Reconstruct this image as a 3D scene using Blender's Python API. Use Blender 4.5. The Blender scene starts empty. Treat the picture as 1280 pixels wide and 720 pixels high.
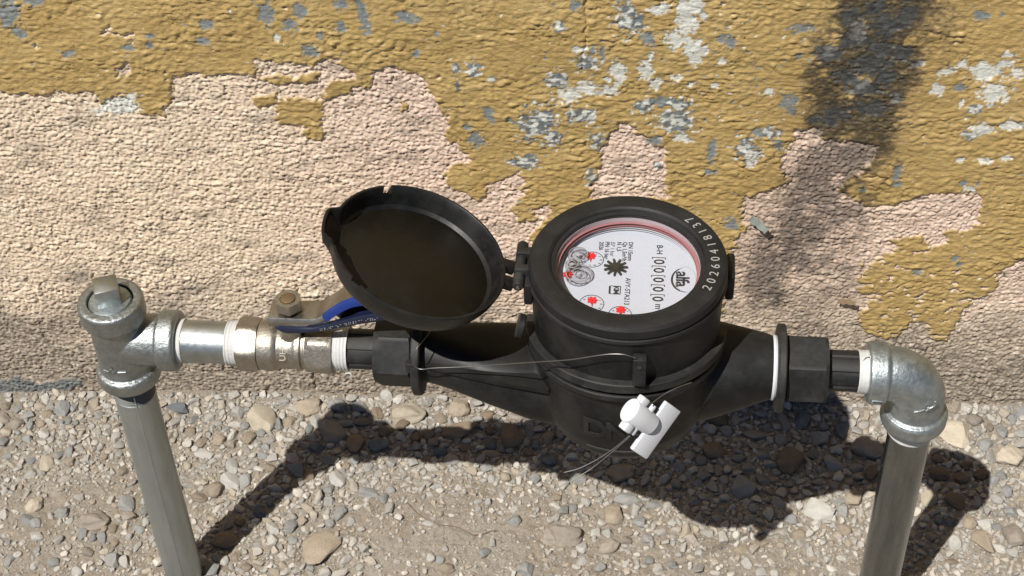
import bpy, bmesh, math, random
import numpy as np
from mathutils import Matrix, Vector
from math import pi, sin, cos, radians as R_

random.seed(7)
rng = np.random.default_rng(11)
scn = bpy.context.scene
col = scn.collection

# ------------------------------------------------------------------ camera, sky, sun, exposure
cam = bpy.data.objects.new('camera', bpy.data.cameras.new('camera'))
col.objects.link(cam)
cam.data.lens = 58.5914
cam.data.sensor_width = 36.0
cam.data.clip_start = 0.02
cam.data.clip_end = 300.0
_r = (0.9983895, 0.0496764, -0.0273992)
_u = (-0.0147619, 0.6938068, 0.7200099)
_f = (-0.0547772, 0.7184458, -0.6934227)
cam.matrix_world = Matrix(((_r[0], _u[0], -_f[0], 0.024297), (_r[1], _u[1], -_f[1], -0.569453),
                           (_r[2], _u[2], -_f[2], 0.782328), (0, 0, 0, 1)))
scn.camera = cam

SUN_TO = Vector((-0.37, -0.535, 1.0)).normalized()          # direction towards the sun
world = bpy.data.worlds.new('World')
scn.world = world
world.use_nodes = True
_nt = world.node_tree
_bg = _nt.nodes['Background']
_sky = _nt.nodes.new('ShaderNodeTexSky')
_sky.sky_type = 'NISHITA'
_sky.sun_disc = False
_sky.altitude = 3500.0                # thin, clear mountain air: a deep sky and dark shadows
_sky.dust_density = 0.3
_sky.air_density = 0.85
_sky.sun_elevation = math.asin(SUN_TO.z)
_sky.sun_rotation = math.atan2(SUN_TO.x, SUN_TO.y)
_nt.links.new(_sky.outputs[0], _bg.inputs[0])
_bg.inputs[1].default_value = 0.05
sun = bpy.data.objects.new('sun', bpy.data.lights.new('sun', 'SUN'))
col.objects.link(sun)
sun.data.energy = 5.0
sun.data.angle = R_(0.53)
sun.data.color = (1.0, 0.965, 0.90)
sun.rotation_euler = SUN_TO.to_track_quat('Z', 'Y').to_euler()
sun.location = (-1, -1.5, 3)
scn.view_settings.view_transform = 'Standard'
scn.view_settings.look = 'None'
scn.view_settings.gamma = 1.0
scn.view_settings.use_curve_mapping = False
scn.view_settings.exposure = 0.46

MM = 0.001

# ------------------------------------------------------------------ noise
_perm = rng.permutation(512).astype(np.int32)
_ga = (rng.random(512) * 2 * np.pi).astype(np.float32)
_gx, _gy = np.cos(_ga), np.sin(_ga)


def perlin(x, y, seed=0):
    x = np.asarray(x, np.float32) + seed * 17.31
    y = np.asarray(y, np.float32) + seed * 5.77
    xi = np.floor(x).astype(np.int32); yi = np.floor(y).astype(np.int32)
    fx = x - xi; fy = y - yi
    u = fx * fx * fx * (fx * (fx * 6 - 15) + 10); v = fy * fy * fy * (fy * (fy * 6 - 15) + 10)

    def g(ix, iy, dx, dy):
        h = _perm[(_perm[(ix + seed * 7) & 511] + iy) & 511]
        return _gx[h] * dx + _gy[h] * dy
    a = g(xi, yi, fx, fy); b = g(xi + 1, yi, fx - 1, fy)
    c = g(xi, yi + 1, fx, fy - 1); d = g(xi + 1, yi + 1, fx - 1, fy - 1)
    return ((a + (b - a) * u) * (1 - v) + (c + (d - c) * u) * v) * 1.5


def fbm(x, y, seed=0, oct=4, gain=0.5):
    r = 0; a = 1.0
    for i in range(oct):
        r = r + a * perlin(x * 2 ** i, y * 2 ** i, seed + i); a *= gain
    return r


def sstep(a, b, x):
    t = np.clip((x - a) / (b - a), 0, 1)
    return t * t * (3 - 2 * t)


# ------------------------------------------------------------------ materials
def new_mat(name):
    m = bpy.data.materials.new(name)
    m.use_nodes = True
    nt = m.node_tree
    return m, nt, nt.nodes['Principled BSDF']


def nd(nt, t, **kw):
    n = nt.nodes.new(t)
    for k, v in kw.items():
        if k in n.inputs: n.inputs[k].default_value = v
        else: setattr(n, k, v)
    return n


def noise_n(nt, scale, detail=4, rough=0.6, coord='Object', vec=None, mapscale=None):
    if vec is None:
        vec = nd(nt, 'ShaderNodeTexCoord').outputs[coord]
    if mapscale:
        mp = nd(nt, 'ShaderNodeMapping'); mp.inputs['Scale'].default_value = mapscale
        nt.links.new(vec, mp.inputs[0]); vec = mp.outputs[0]
    n = nd(nt, 'ShaderNodeTexNoise', Scale=scale, Detail=detail, Roughness=rough)
    nt.links.new(vec, n.inputs['Vector'])
    return n.outputs['Fac']


def ramp(nt, fac, stops, interp='LINEAR'):
    r = nd(nt, 'ShaderNodeValToRGB')
    r.color_ramp.interpolation = interp
    e = r.color_ramp.elements
    while len(e) < len(stops): e.new(0.5)
    for i, (p, c) in enumerate(stops):
        e[i].position = p
        e[i].color = (c, c, c, 1) if isinstance(c, (int, float)) else (*c, 1)
    nt.links.new(fac, r.inputs[0])
    return r.outputs[0]


def mix(nt, fac, a, b):
    m = nd(nt, 'ShaderNodeMix', data_type='RGBA')
    for s, v in ((0, fac), (6, a), (7, b)):
        if hasattr(v, 'is_linked') or hasattr(v, 'links'): nt.links.new(v, m.inputs[s])
        elif s == 0: m.inputs[0].default_value = v
        else: m.inputs[s].default_value = (*v, 1)
    return m.outputs[2]


def math_n(nt, op, a, b=None):
    m = nd(nt, 'ShaderNodeMath', operation=op)
    for i, v in enumerate((a, b)):
        if v is None: continue
        if hasattr(v, 'links'): nt.links.new(v, m.inputs[i])
        else: m.inputs[i].default_value = v
    return m.outputs[0]


def bump(nt, bsdf, h, dist, strength=1.0):
    b = nd(nt, 'ShaderNodeBump', Strength=strength, Distance=dist)
    nt.links.new(h, b.inputs['Height'])
    nt.links.new(b.outputs[0], bsdf.inputs['Normal'])


def plain(name, c, rough=0.5, metal=0.0, spec=0.5):
    m, nt, b = new_mat(name)
    b.inputs['Base Color'].default_value = (*c, 1)
    b.inputs['Roughness'].default_value = rough
    b.inputs['Metallic'].default_value = metal
    b.inputs['Specular IOR Level'].default_value = spec
    return m


def metal_mat(name, c0, c1, scale, r0, r1, bdist=0.00008, stretch=None, spots=None, spotc=(0.2, 0.18, 0.15), metal=1.0):
    m, nt, b = new_mat(name)
    n = noise_n(nt, scale, 5, 0.65, mapscale=stretch)
    c = ramp(nt, n, [(0.3, c0), (0.7, c1)])
    n2 = noise_n(nt, scale * 3.1, 4, 0.6, mapscale=stretch)
    if spots:
        n3 = noise_n(nt, spots[0], 3, 0.6)
        f = ramp(nt, n3, [(spots[1], 0.0), (spots[1] + 0.06, 1.0)])
        c = mix(nt, f, c, spotc)
        mm = math_n(nt, 'MULTIPLY_ADD', f, -0.7); nt.nodes[-1].inputs[2].default_value = metal
        nt.links.new(mm, b.inputs['Metallic'])
    else:
        b.inputs['Metallic'].default_value = metal
    nt.links.new(c, b.inputs['Base Color'])
    nt.links.new(ramp(nt, n2, [(0.3, r0), (0.7, r1)]), b.inputs['Roughness'])
    bump(nt, b, n2, bdist)
    return m


def black_mat(name, base, dust, dust_amt, rough, bd=0.00006, sc=260):
    m, nt, b = new_mat(name)
    n = noise_n(nt, 55, 6, 0.7)
    n2 = noise_n(nt, 1500, 3, 0.6)
    n3 = noise_n(nt, 70, 5, 0.7, mapscale=(1, 1, 5))
    f = math_n(nt, 'MULTIPLY', ramp(nt, n, [(0.42, 0.0), (0.75, 1.0)]), dust_amt)
    sp = math_n(nt, 'MULTIPLY', ramp(nt, n2, [(0.66, 0.0), (0.74, 1.0)]), dust_amt * 0.5)
    sc_ = math_n(nt, 'MULTIPLY', ramp(nt, n3, [(0.62, 0.0), (0.7, 1.0)]), dust_amt * 0.6)
    f = math_n(nt, 'MAXIMUM', math_n(nt, 'MAXIMUM', f, sp), sc_)
    # dust that has settled on ledges and upward faces
    ge = nd(nt, 'ShaderNodeNewGeometry'); sx = nd(nt, 'ShaderNodeSeparateXYZ')
    nt.links.new(ge.outputs['True Normal'], sx.inputs[0])
    n4 = noise_n(nt, 38, 6, 0.75)
    du = math_n(nt, 'MULTIPLY', ramp(nt, sx.outputs[2], [(0.35, 0.0), (0.95, 0.5)]), math_n(nt, 'MULTIPLY', ramp(nt, n4, [(0.38, 0.1), (0.66, 1.0)]), dust_amt))
    f = math_n(nt, 'MAXIMUM', f, du)
    # pale scuffs
    n5 = noise_n(nt, 26, 3, 0.5); n6 = noise_n(nt, 420, 2, 0.5, mapscale=(0.12, 1, 0.5))
    scf = math_n(nt, 'MULTIPLY', math_n(nt, 'MULTIPLY', ramp(nt, n5, [(0.58, 0.0), (0.68, 1.0)]), ramp(nt, n6, [(0.60, 0.0), (0.66, 1.0)])), dust_amt * 1.3)
    f = math_n(nt, 'MAXIMUM', f, scf)
    nt.links.new(mix(nt, f, base, dust), b.inputs['Base Color'])
    nt.links.new(ramp(nt, n, [(0.35, rough), (0.75, min(1, rough + 0.25))]), b.inputs['Roughness'])
    b.inputs['Specular IOR Level'].default_value = 0.3
    bump(nt, b, noise_n(nt, sc, 4, 0.6), bd)
    return m


M = {}
M['galv'] = metal_mat('galvanized_steel', (0.30, 0.325, 0.32), (0.39, 0.415, 0.40), 60, 0.36, 0.5, 0.00002, stretch=(2.5, 2.5, 0.5), spots=(160, 0.72), metal=0.8)
M['zinc'] = metal_mat('zinc_pipe_bright', (0.30, 0.325, 0.33), (0.44, 0.46, 0.46), 80, 0.32, 0.48, 0.00006, spots=(300, 0.73), spotc=(0.2, 0.2, 0.2))
M['galv2'] = metal_mat('galvanized_steel_dark_reflection', (0.17, 0.19, 0.20), (0.28, 0.30, 0.305), 70, 0.17, 0.30, 0.00002, stretch=(3, 3, 0.4), spots=(300, 0.73), spotc=(0.4, 0.41, 0.41))  # base darkened to imitate a dark reflection in the right riser
M['cast'] = metal_mat('galvanized_casting', (0.24, 0.27, 0.28), (0.40, 0.43, 0.43), 170, 0.38, 0.58, 0.0003, spots=(420, 0.68), spotc=(0.10, 0.10, 0.10), metal=0.9)
M['castd'] = metal_mat('galvanized_casting_dull', (0.24, 0.26, 0.26), (0.36, 0.375, 0.37), 150, 0.4, 0.58, 0.0005, spots=(380, 0.70), spotc=(0.12, 0.12, 0.12))
M['nickel'] = metal_mat('nickel_plated_brass', (0.29, 0.265, 0.225), (0.40, 0.37, 0.32), 200, 0.40, 0.56, 0.00025)
M['steel'] = metal_mat('lever_steel', (0.27, 0.255, 0.225), (0.40, 0.38, 0.34), 120, 0.3, 0.45, 0.00005)
M['brass'] = plain('old_brass', (0.13, 0.085, 0.042), 0.6, 0.4)
M['wire'] = plain('seal_wire_steel', (0.26, 0.25, 0.235), 0.42, 1.0)
M['body'] = black_mat('meter_black_plastic', (0.0042, 0.0047, 0.0052), (0.038, 0.036, 0.032), 0.5, 0.44)
M['nut'] = black_mat('coupling_black_plastic', (0.009, 0.0095, 0.010), (0.062, 0.058, 0.050), 0.55, 0.48)
M['ring'] = black_mat('ring_black_plastic', (0.007, 0.007, 0.0074), (0.042, 0.039, 0.034), 0.3, 0.5, 0.00012, 900)
M['lid'] = black_mat('lid_black_plastic', (0.005, 0.0053, 0.0056), (0.05, 0.046, 0.04), 0.3, 0.34)
M['lidin'] = black_mat('lid_inside_plastic', (0.006, 0.0048, 0.0028), (0.026, 0.022, 0.017), 0.10, 0.36, 0.00001)
M['tape'] = black_mat('thread_tape_white', (0.46, 0.46, 0.455), (0.34, 0.32, 0.30), 0.5, 0.5, 0.0003, 500)
M['white'] = plain('white_plastic', (0.50, 0.51, 0.535), 0.45)
M['blue'] = plain('blue_vinyl', (0.006, 0.023, 0.145), 0.35)
M['blue_shaded'] = plain('blue_vinyl_shaded', (0.006, 0.009, 0.028), 0.4)  # darker copy of the blue vinyl, shade put into the colour
M['dial'] = plain('dial_white', (0.43, 0.45, 0.49), 0.5)
M['ink'] = plain('black_ink', (0.02, 0.02, 0.022), 0.6)
M['red'] = plain('red_ink', (0.62, 0.015, 0.02), 0.45)
M['rose'] = plain('rose_gasket', (0.29, 0.125, 0.13), 0.35)
M['cup'] = plain('pale_cup_wall', (0.40, 0.34, 0.35), 0.3)
M['grey'] = plain('engraved_grey', (0.25, 0.245, 0.235), 0.7)
M['star'] = plain('dark_star', (0.05, 0.05, 0.045), 0.3, 0.6)
M['thread'] = plain('cut_thread_dull', (0.13, 0.13, 0.125), 0.65, 0.35)
M['lcd'] = plain('roller_white', (0.48, 0.49, 0.51), 0.4)
M['embs'] = plain('valve_embossing', (0.30, 0.28, 0.24), 0.7, 0.8)
M['twig'] = plain('dry_root', (0.14, 0.10, 0.065), 0.8)


def glass_mat(name, tint, rough=0.03, amount=1.0):
    m = bpy.data.materials.new(name); m.use_nodes = True
    nt = m.node_tree
    nt.nodes.remove(nt.nodes['Principled BSDF'])
    out = nt.nodes['Material Output']
    tr = nd(nt, 'ShaderNodeBsdfTransparent'); tr.inputs[0].default_value = (*tint, 1)
    gl = nd(nt, 'ShaderNodeBsdfGlossy', Roughness=rough)
    fr = nd(nt, 'ShaderNodeFresnel', IOR=1.45)
    ge = nd(nt, 'ShaderNodeNewGeometry')
    mx = nd(nt, 'ShaderNodeMixShader')
    nt.links.new(math_n(nt, 'MULTIPLY', math_n(nt, 'MULTIPLY', fr.outputs[0], amount), math_n(nt, 'SUBTRACT', 1.0, ge.outputs['Backfacing'])), mx.inputs[0])
    nt.links.new(tr.outputs[0], mx.inputs[1]); nt.links.new(gl.outputs[0], mx.inputs[2])
    nt.links.new(mx.outputs[0], out.inputs[0])
    return m


M['glass'] = glass_mat('clear_glass', (0.97, 0.97, 0.98))
M['dome'] = glass_mat('clear_plastic_dome', (0.86, 0.85, 0.87), 0.08, 1.6)

# ------------------------------------------------------------------ geometry helpers (millimetres)
def join(*gs):
    V, F = [], []
    for v, f in gs:
        o = len(V)
        V += [tuple(p) for p in v]; F += [tuple(i + o for i in q) for q in f]
    return V, F


def move(g, d=(0, 0, 0), rot=None):
    m = Matrix.Translation(d)
    if rot is not None: m = m @ (rot.to_4x4() if len(rot) == 3 else rot)
    return [tuple(m @ Vector(p)) for p in g[0]], g[1]


RX = Matrix.Rotation(pi / 2, 3, 'Y')           # maps +z to +x
RXM = Matrix.Rotation(-pi / 2, 3, 'Y')


def rev(prof, seg=64, shape=None, cap=True):
    """surface of revolution round z; prof = [(r, z)], shape(phi, r) may reshape it"""
    V, F = [], []
    n = len(prof)
    for r, z in prof:
        for k in range(seg):
            a = 2 * pi * k / seg
            q = r if shape is None else shape(a, r)
            V.append((q * cos(a), q * sin(a), z))
    for i in range(n - 1):
        for k in range(seg):
            k2 = (k + 1) % seg
            F.append((i * seg + k, i * seg + k2, (i + 1) * seg + k2, (i + 1) * seg + k))
    if cap:
        F.append(tuple(reversed(range(seg))))
        F.append(tuple(range((n - 1) * seg, n * seg)))
    return V, F


def hexs(ap, rot=0.0, n=6):
    w = 2 * pi / n
    def f(a, r):
        t = (a - rot + w / 2) % w - w / 2
        return min(r, ap / cos(t))
    return f


def box(sx, sy, sz, c=(0, 0, 0), bev=0.0, seg=2):
    bm = bmesh.new()
    bmesh.ops.create_cube(bm, size=1, matrix=Matrix.Translation(c) @ Matrix.Diagonal((sx, sy, sz, 1)))
    if bev: bmesh.ops.bevel(bm, geom=bm.edges[:], offset=bev, segments=seg, affect='EDGES', profile=0.5)
    V = [tuple(v.co) for v in bm.verts]; F = [tuple(v.index for v in f.verts) for f in bm.faces]
    bm.free()
    return V, F


def catmull(P, n=8):
    P = [Vector(p) for p in P]
    Q = [P[0] * 2 - P[1]] + P + [P[-1] * 2 - P[-2]]
    out = []
    for i in range(1, len(Q) - 2):
        a, b, c, d = Q[i - 1:i + 3]
        for k in range(n):
            t = k / n
            out.append(0.5 * (2 * b + (c - a) * t + (2 * a - 5 * b + 4 * c - d) * t * t + (3 * b - a - 3 * c + d) * t ** 3))
    out.append(P[-1])
    return out


def tube(P, r, seg=10, taper=None):
    P = [Vector(p) for p in P]
    V, F = [], []
    t = (P[1] - P[0]).normalized()
    u = t.orthogonal().normalized()
    for i, p in enumerate(P):
        t = (P[min(i + 1, len(P) - 1)] - P[max(i - 1, 0)]).normalized()
        u = (u - t * u.dot(t)).normalized(); v = t.cross(u)
        rr = r if taper is None else r * taper(i / (len(P) - 1))
        for k in range(seg):
            a = 2 * pi * k / seg
            V.append(tuple(p + u * (rr * cos(a)) + v * (rr * sin(a))))
    for i in range(len(P) - 1):
        for k in range(seg):
            k2 = (k + 1) % seg
            F.append((i * seg + k, i * seg + k2, (i + 1) * seg + k2, (i + 1) * seg + k))
    F.append(tuple(reversed(range(seg)))); F.append(tuple(range((len(P) - 1) * seg, len(P) * seg)))
    return V, F


def prism(outline, z0, z1):
    n = len(outline)
    V = [(x, y, z0) for x, y in outline] + [(x, y, z1) for x, y in outline]
    F = [tuple(reversed(range(n))), tuple(range(n, 2 * n))]
    F += [(i, (i + 1) % n, n + (i + 1) % n, n + i) for i in range(n)]
    return V, F


def torus(R, r, z=0, n=48, m=8):
    V, F = [], []
    for i in range(n):
        a = 2 * pi * i / n
        for j in range(m):
            b = 2 * pi * j / m
            V.append(((R + r * cos(b)) * cos(a), (R + r * cos(b)) * sin(a), z + r * sin(b)))
    for i in range(n):
        for j in range(m):
            F.append((i * m + j, ((i + 1) % n) * m + j, ((i + 1) % n) * m + (j + 1) % m, i * m + (j + 1) % m))
    return V, F


def text_geo(s, size, depth, align='CENTER', spacing=1.0, bold=0.0):
    """font outline as mesh, in mm, lying in the xy plane, front at z=depth"""
    cu = bpy.data.curves.new('t', 'FONT')
    cu.body = s; cu.size = size; cu.extrude = depth / 2; cu.align_x = align; cu.align_y = 'CENTER'
    cu.space_character = spacing; cu.resolution_u = 3; cu.offset = bold
    o = bpy.data.objects.new('t', cu); col.objects.link(o)
    dg = bpy.context.evaluated_depsgraph_get()
    me = bpy.data.meshes.new_from_object(o.evaluated_get(dg))
    V = [(v.co.x, v.co.y, v.co.z + depth / 2) for v in me.vertices]
    F = [tuple(p.vertices) for p in me.polygons]
    bpy.data.objects.remove(o); bpy.data.curves.remove(cu); bpy.data.meshes.remove(me)
    return V, F


def make_mesh(name, g, mat, smooth=35, off=(0, 0, 0)):
    me = bpy.data.meshes.new(name)
    me.from_pydata([((p[0] - off[0]) * MM, (p[1] - off[1]) * MM, (p[2] - off[2]) * MM) for p in g[0]], [], g[1])
    me.materials.append(mat)
    bm = bmesh.new(); bm.from_mesh(me)
    bmesh.ops.recalc_face_normals(bm, faces=bm.faces[:])
    bm.to_mesh(me); bm.free()
    if smooth:
        me.polygons.foreach_set('use_smooth', [True] * len(me.polygons))
        me.set_sharp_from_angle(angle=R_(smooth))
    return me


def remesh(g, voxel, iters=6, fac=0.5):
    """fuse closed solids into one moulded skin"""
    me = bpy.data.meshes.new('t'); me.from_pydata([tuple(p) for p in g[0]], [], g[1])
    bm = bmesh.new(); bm.from_mesh(me); bmesh.ops.recalc_face_normals(bm, faces=bm.faces[:]); bm.to_mesh(me); bm.free()
    o = bpy.data.objects.new('t', me); col.objects.link(o)
    md = o.modifiers.new('r', 'REMESH'); md.mode = 'VOXEL'; md.voxel_size = voxel; md.adaptivity = 0
    if iters:
        ms = o.modifiers.new('s', 'SMOOTH'); ms.iterations = iters; ms.factor = fac
    dg = bpy.context.evaluated_depsgraph_get()
    m2 = bpy.data.meshes.new_from_object(o.evaluated_get(dg))
    V = [tuple(v.co) for v in m2.vertices]; F = [tuple(p.vertices) for p in m2.polygons]
    bpy.data.objects.remove(o); bpy.data.meshes.remove(me); bpy.data.meshes.remove(m2)
    return V, F


# plumbing frame: x runs along the pipe line, y towards the wall, z up; origin in the tee, 194 mm above ground
AXIS = Matrix.Translation((-0.215660, 0.0, 0.194102)) @ Matrix.Rotation(R_(-2.22963), 4, 'Z')
BASE = {}


def thing(name, label, cat, base, group=None):
    o = bpy.data.objects.new(name, None)
    col.objects.link(o)
    o.empty_display_size = 0.01
    o.matrix_world = AXIS @ Matrix.Translation(Vector(base) * MM)
    o['label'] = label; o['category'] = cat
    if group: o['group'] = group
    BASE[o.name] = base
    return o


def part(name, g, mat, parent, smooth=35, label=None):
    off = BASE[parent.name]
    o = bpy.data.objects.new(name, make_mesh(name, g, mat, smooth, off))
    col.objects.link(o)
    o.parent = parent
    BASE[o.name] = off
    if label: o['label'] = label
    return o


def solo(name, g, mat, label, cat, base, smooth=35, group=None):
    o = bpy.data.objects.new(name, make_mesh(name, g, mat, smooth, base))
    col.objects.link(o)
    o.matrix_world = AXIS @ Matrix.Translation(Vector(base) * MM)
    o['label'] = label; o['category'] = cat
    if group: o['group'] = group
    return o

POLYS = {
 'bare': [
  [(-344,241),(-304,239),(-291,238),(-281,236),(-271,241),(-263,238),(-252,240),(-251,231),(-241,238),(-230,239),(-231,227),(-219,223),(-210,237),(-209,249),(-197,253),(-184,251),(-171,254),(-163,250),(-163,262),(-150,261),(-142,260),(-131,258),(-126,264),(-117,261),(-107,248),(-102,244),(-99,256),(-89,258),(-74,251),(-67,236),(-61,224),(-64,212),(-49,194),(-63,190),(-65,180),(-63,174),(-46,165),(-41,177),(-23,186),(-21,172),(-28,159),(-17,158),(-5,165),(-9,152),(-19,136),(-14,111),(27,72),(76,59),(96,80),(98,119),(99,138),(104,144),(101,156),(102,168),(114,174),(126,181),(120,192),(123,209),(128,218),(139,220),(142,212),(169,209),(172,207),(170,199),(164,190),(152,176),(170,165),(185,165),(199,173),(223,176),(232,174),(234,156),(232,149),(217,137),(208,131),(189,132),(179,121),(173,108),(173,97),(181,87),(175,78),(180,64),(199,59),(207,70),(216,73),(223,59),(229,57),(234,76),(241,93),(253,99),(252,115),(259,120),(268,129),(299,128),(340,-68),(-436,-94)],
  [(31,222),(38,219),(44,214),(57,202),(59,168),(17,167),(16,175),(21,192),(23,205),(28,215)],
  [(-240,280),(-237,283),(-236,279),(-223,278),(-224,276),(-240,277)],
  [(-240,250),(-235,257),(-230,262),(-230,258),(-230,251)],
  [(-281,271),(-276,272),(-277,269),(-280,269)],
 ],
 'yel': [
  [(-156,234),(-143,237),(-128,234),(-131,217),(-131,207),(-139,207),(-141,217),(-155,219)],
  [(-167,236),(-153,240),(-154,233),(-165,229)],
  [(-163,250),(-151,245),(-130,247),(-130,257),(-140,250),(-151,252)],
  [(-128,235),(-116,239),(-108,245),(-101,243),(-100,255),(-105,257),(-106,249),(-117,250),(-128,244)],
  [(-241,237),(-229,239),(-214,239),(-210,237),(-219,223),(-231,225),(-231,233)],
  [(185,140),(203,142),(212,133),(196,129)],
  [(216,145),(223,146),(228,137),(220,137)],
  [(-86,235),(-82,235),(-83,228),(-86,228)],
  [(-28,159),(-18,159),(-16,151),(-24,148)],
 ],
 'white': [
  [(-257,228),(-249,232),(-239,237),(-230,239),(-230,233),(-234,225),(-245,225),(-255,225)],
 ],
 'blue': [
  [(-409,4),(-361,6),(-349,10),(-337,3),(-325,7),(-311,9),(-308,6),(-316,2),(-327,-6),(-344,-8),(-360,-8),(-413,-9)],
 ],
}
BLOBS = """-287 292 6.6 6.8 b;-272 298 4.9 3.4 b;-284 277 3.3 3.4 b;-290 284 2.5 3.4 b;-286 278 2.5 2.8 b;-261 265 3.7 2.3 b;-217 271 2.0 1.7 b;-215 277 2.0 1.7 b;-228 269 3.3 1.7 b;-152 290 4.5 6.8 b;-134 293 3.3 4.6 b;-140 284 3.7 4.0 b;-131 268 4.1 4.6 b;-184 284 3.7 2.8 b;-188 273 3.7 2.3 b;-148 276 2.0 2.3 w;-125 278 1.6 2.3 b;-113 283 2.5 3.4 b;-112 297 3.7 2.8 b;-101 288 2.9 8.5 b;-103 296 2.0 4.6 b;-79 289 5.7 3.4 b;-76 266 2.0 2.8 b;-64 279 1.2 1.7 b;-55 257 2.5 3.4 g;-46 256 3.3 4.0 g;-55 246 1.6 2.3 g;-36 251 1.6 2.3 g;-46 209 4.5 5.1 b;-39 229 3.3 3.4 b;-51 217 2.5 2.3 b;-37 223 1.6 2.3 b;-28 224 1.6 2.3 b;-20 194 7.0 4.6 g;-17 220 4.9 9.1 g;-10 223 6.6 9.1 g;-5 211 4.9 5.7 g;11 227 7.4 4.6 g;16 223 3.3 2.3 w;4 241 7.4 5.1 w;14 245 6.6 4.6 w;25 243 4.9 3.4 w;-2 251 4.9 5.7 g;14 263 5.3 5.7 g;9 270 2.9 2.3 w;30 255 4.5 7.4 w;25 251 3.3 2.3 w;0 284 2.9 3.4 g;8 297 3.3 2.8 b;36 288 6.6 6.8 g;34 296 3.7 5.1 g;46 277 3.7 4.6 b;52 296 4.9 3.4 w;64 289 5.7 12.5 w;59 277 4.1 5.7 w;68 271 4.1 5.7 w;50 294 4.1 2.8 w;45 257 3.7 5.7 w;50 248 2.9 4.6 w;61 252 3.3 2.3 w;47 266 2.0 3.4 w;62 224 9.0 8.0 g;55 236 8.2 3.4 b;63 234 4.9 4.6 g;44 233 4.1 4.6 g;65 212 4.1 3.4 w;70 266 3.3 5.7 w;71 271 4.9 5.7 w;84 263 2.5 2.3 w;69 249 2.5 2.3 w;81 247 2.0 1.7 w;83 277 2.9 2.8 b;88 275 2.9 3.4 b;68 298 4.1 8.0 w;73 291 2.0 2.8 w;123 284 4.9 2.3 b;110 243 2.5 2.3 w;121 236 3.3 4.6 b;82 202 2.5 8.0 b;82 188 4.1 1.7 b;101 205 5.7 6.8 g;104 198 4.9 5.7 w;113 216 4.1 3.4 g;107 216 3.3 3.4 b;118 208 2.5 3.4 g;96 150 3.7 4.0 b;212 292 3.7 3.4 b;223 293 1.2 1.7 b;200 257 4.1 2.3 w;207 262 3.3 2.3 w;220 257 7.4 5.1 w;227 244 8.2 6.8 w;229 262 4.9 3.4 w;230 268 3.3 2.3 w;237 256 4.1 3.4 w;197 246 3.3 4.0 w;208 247 4.1 2.3 b;211 236 1.2 3.4 w;219 233 3.3 3.4 g;225 220 5.7 4.0 w;218 216 3.3 3.4 g;239 222 5.7 3.4 w;243 223 3.3 2.8 b;217 199 2.5 2.3 w;229 198 4.1 1.7 w;242 200 3.3 1.7 w;184 188 2.9 5.7 b;185 181 2.5 2.3 b;221 182 2.0 2.3 b;225 178 3.3 2.8 w;167 176 2.0 2.3 b;184 263 2.9 1.7 w;167 285 1.6 2.3 b;123 267 1.6 1.7 b;138 268 5.7 4.6 b;151 277 6.6 4.6 b;161 262 8.2 5.7 b;166 287 5.7 6.8 b;147 292 4.9 4.6 b;159 246 6.6 4.6 b;164 272 5.7 4.6 b;176 269 4.1 3.4 b;148 230 5.7 4.6 b;164 233 6.6 4.6 b;152 282 3.3 4.6 w;176 240 2.5 2.8 w;159 296 4.1 4.6 b;149 254 4.9 4.0 b;170 254 4.9 4.6 b;144 225 3.3 3.4 b;137 226 2.5 2.8 b;175 292 4.1 5.7 b;19 210 3.3 5.7 g;16 183 2.5 4.6 g;51 210 3.7 3.4 b;53 192 2.0 2.3 g;228 121 1.6 1.7 b;225 126 2.5 2.3 b;206 114 3.3 2.3 b;123 230 1.6 2.3 b;22 268 1.2 5.7 b"""
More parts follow.
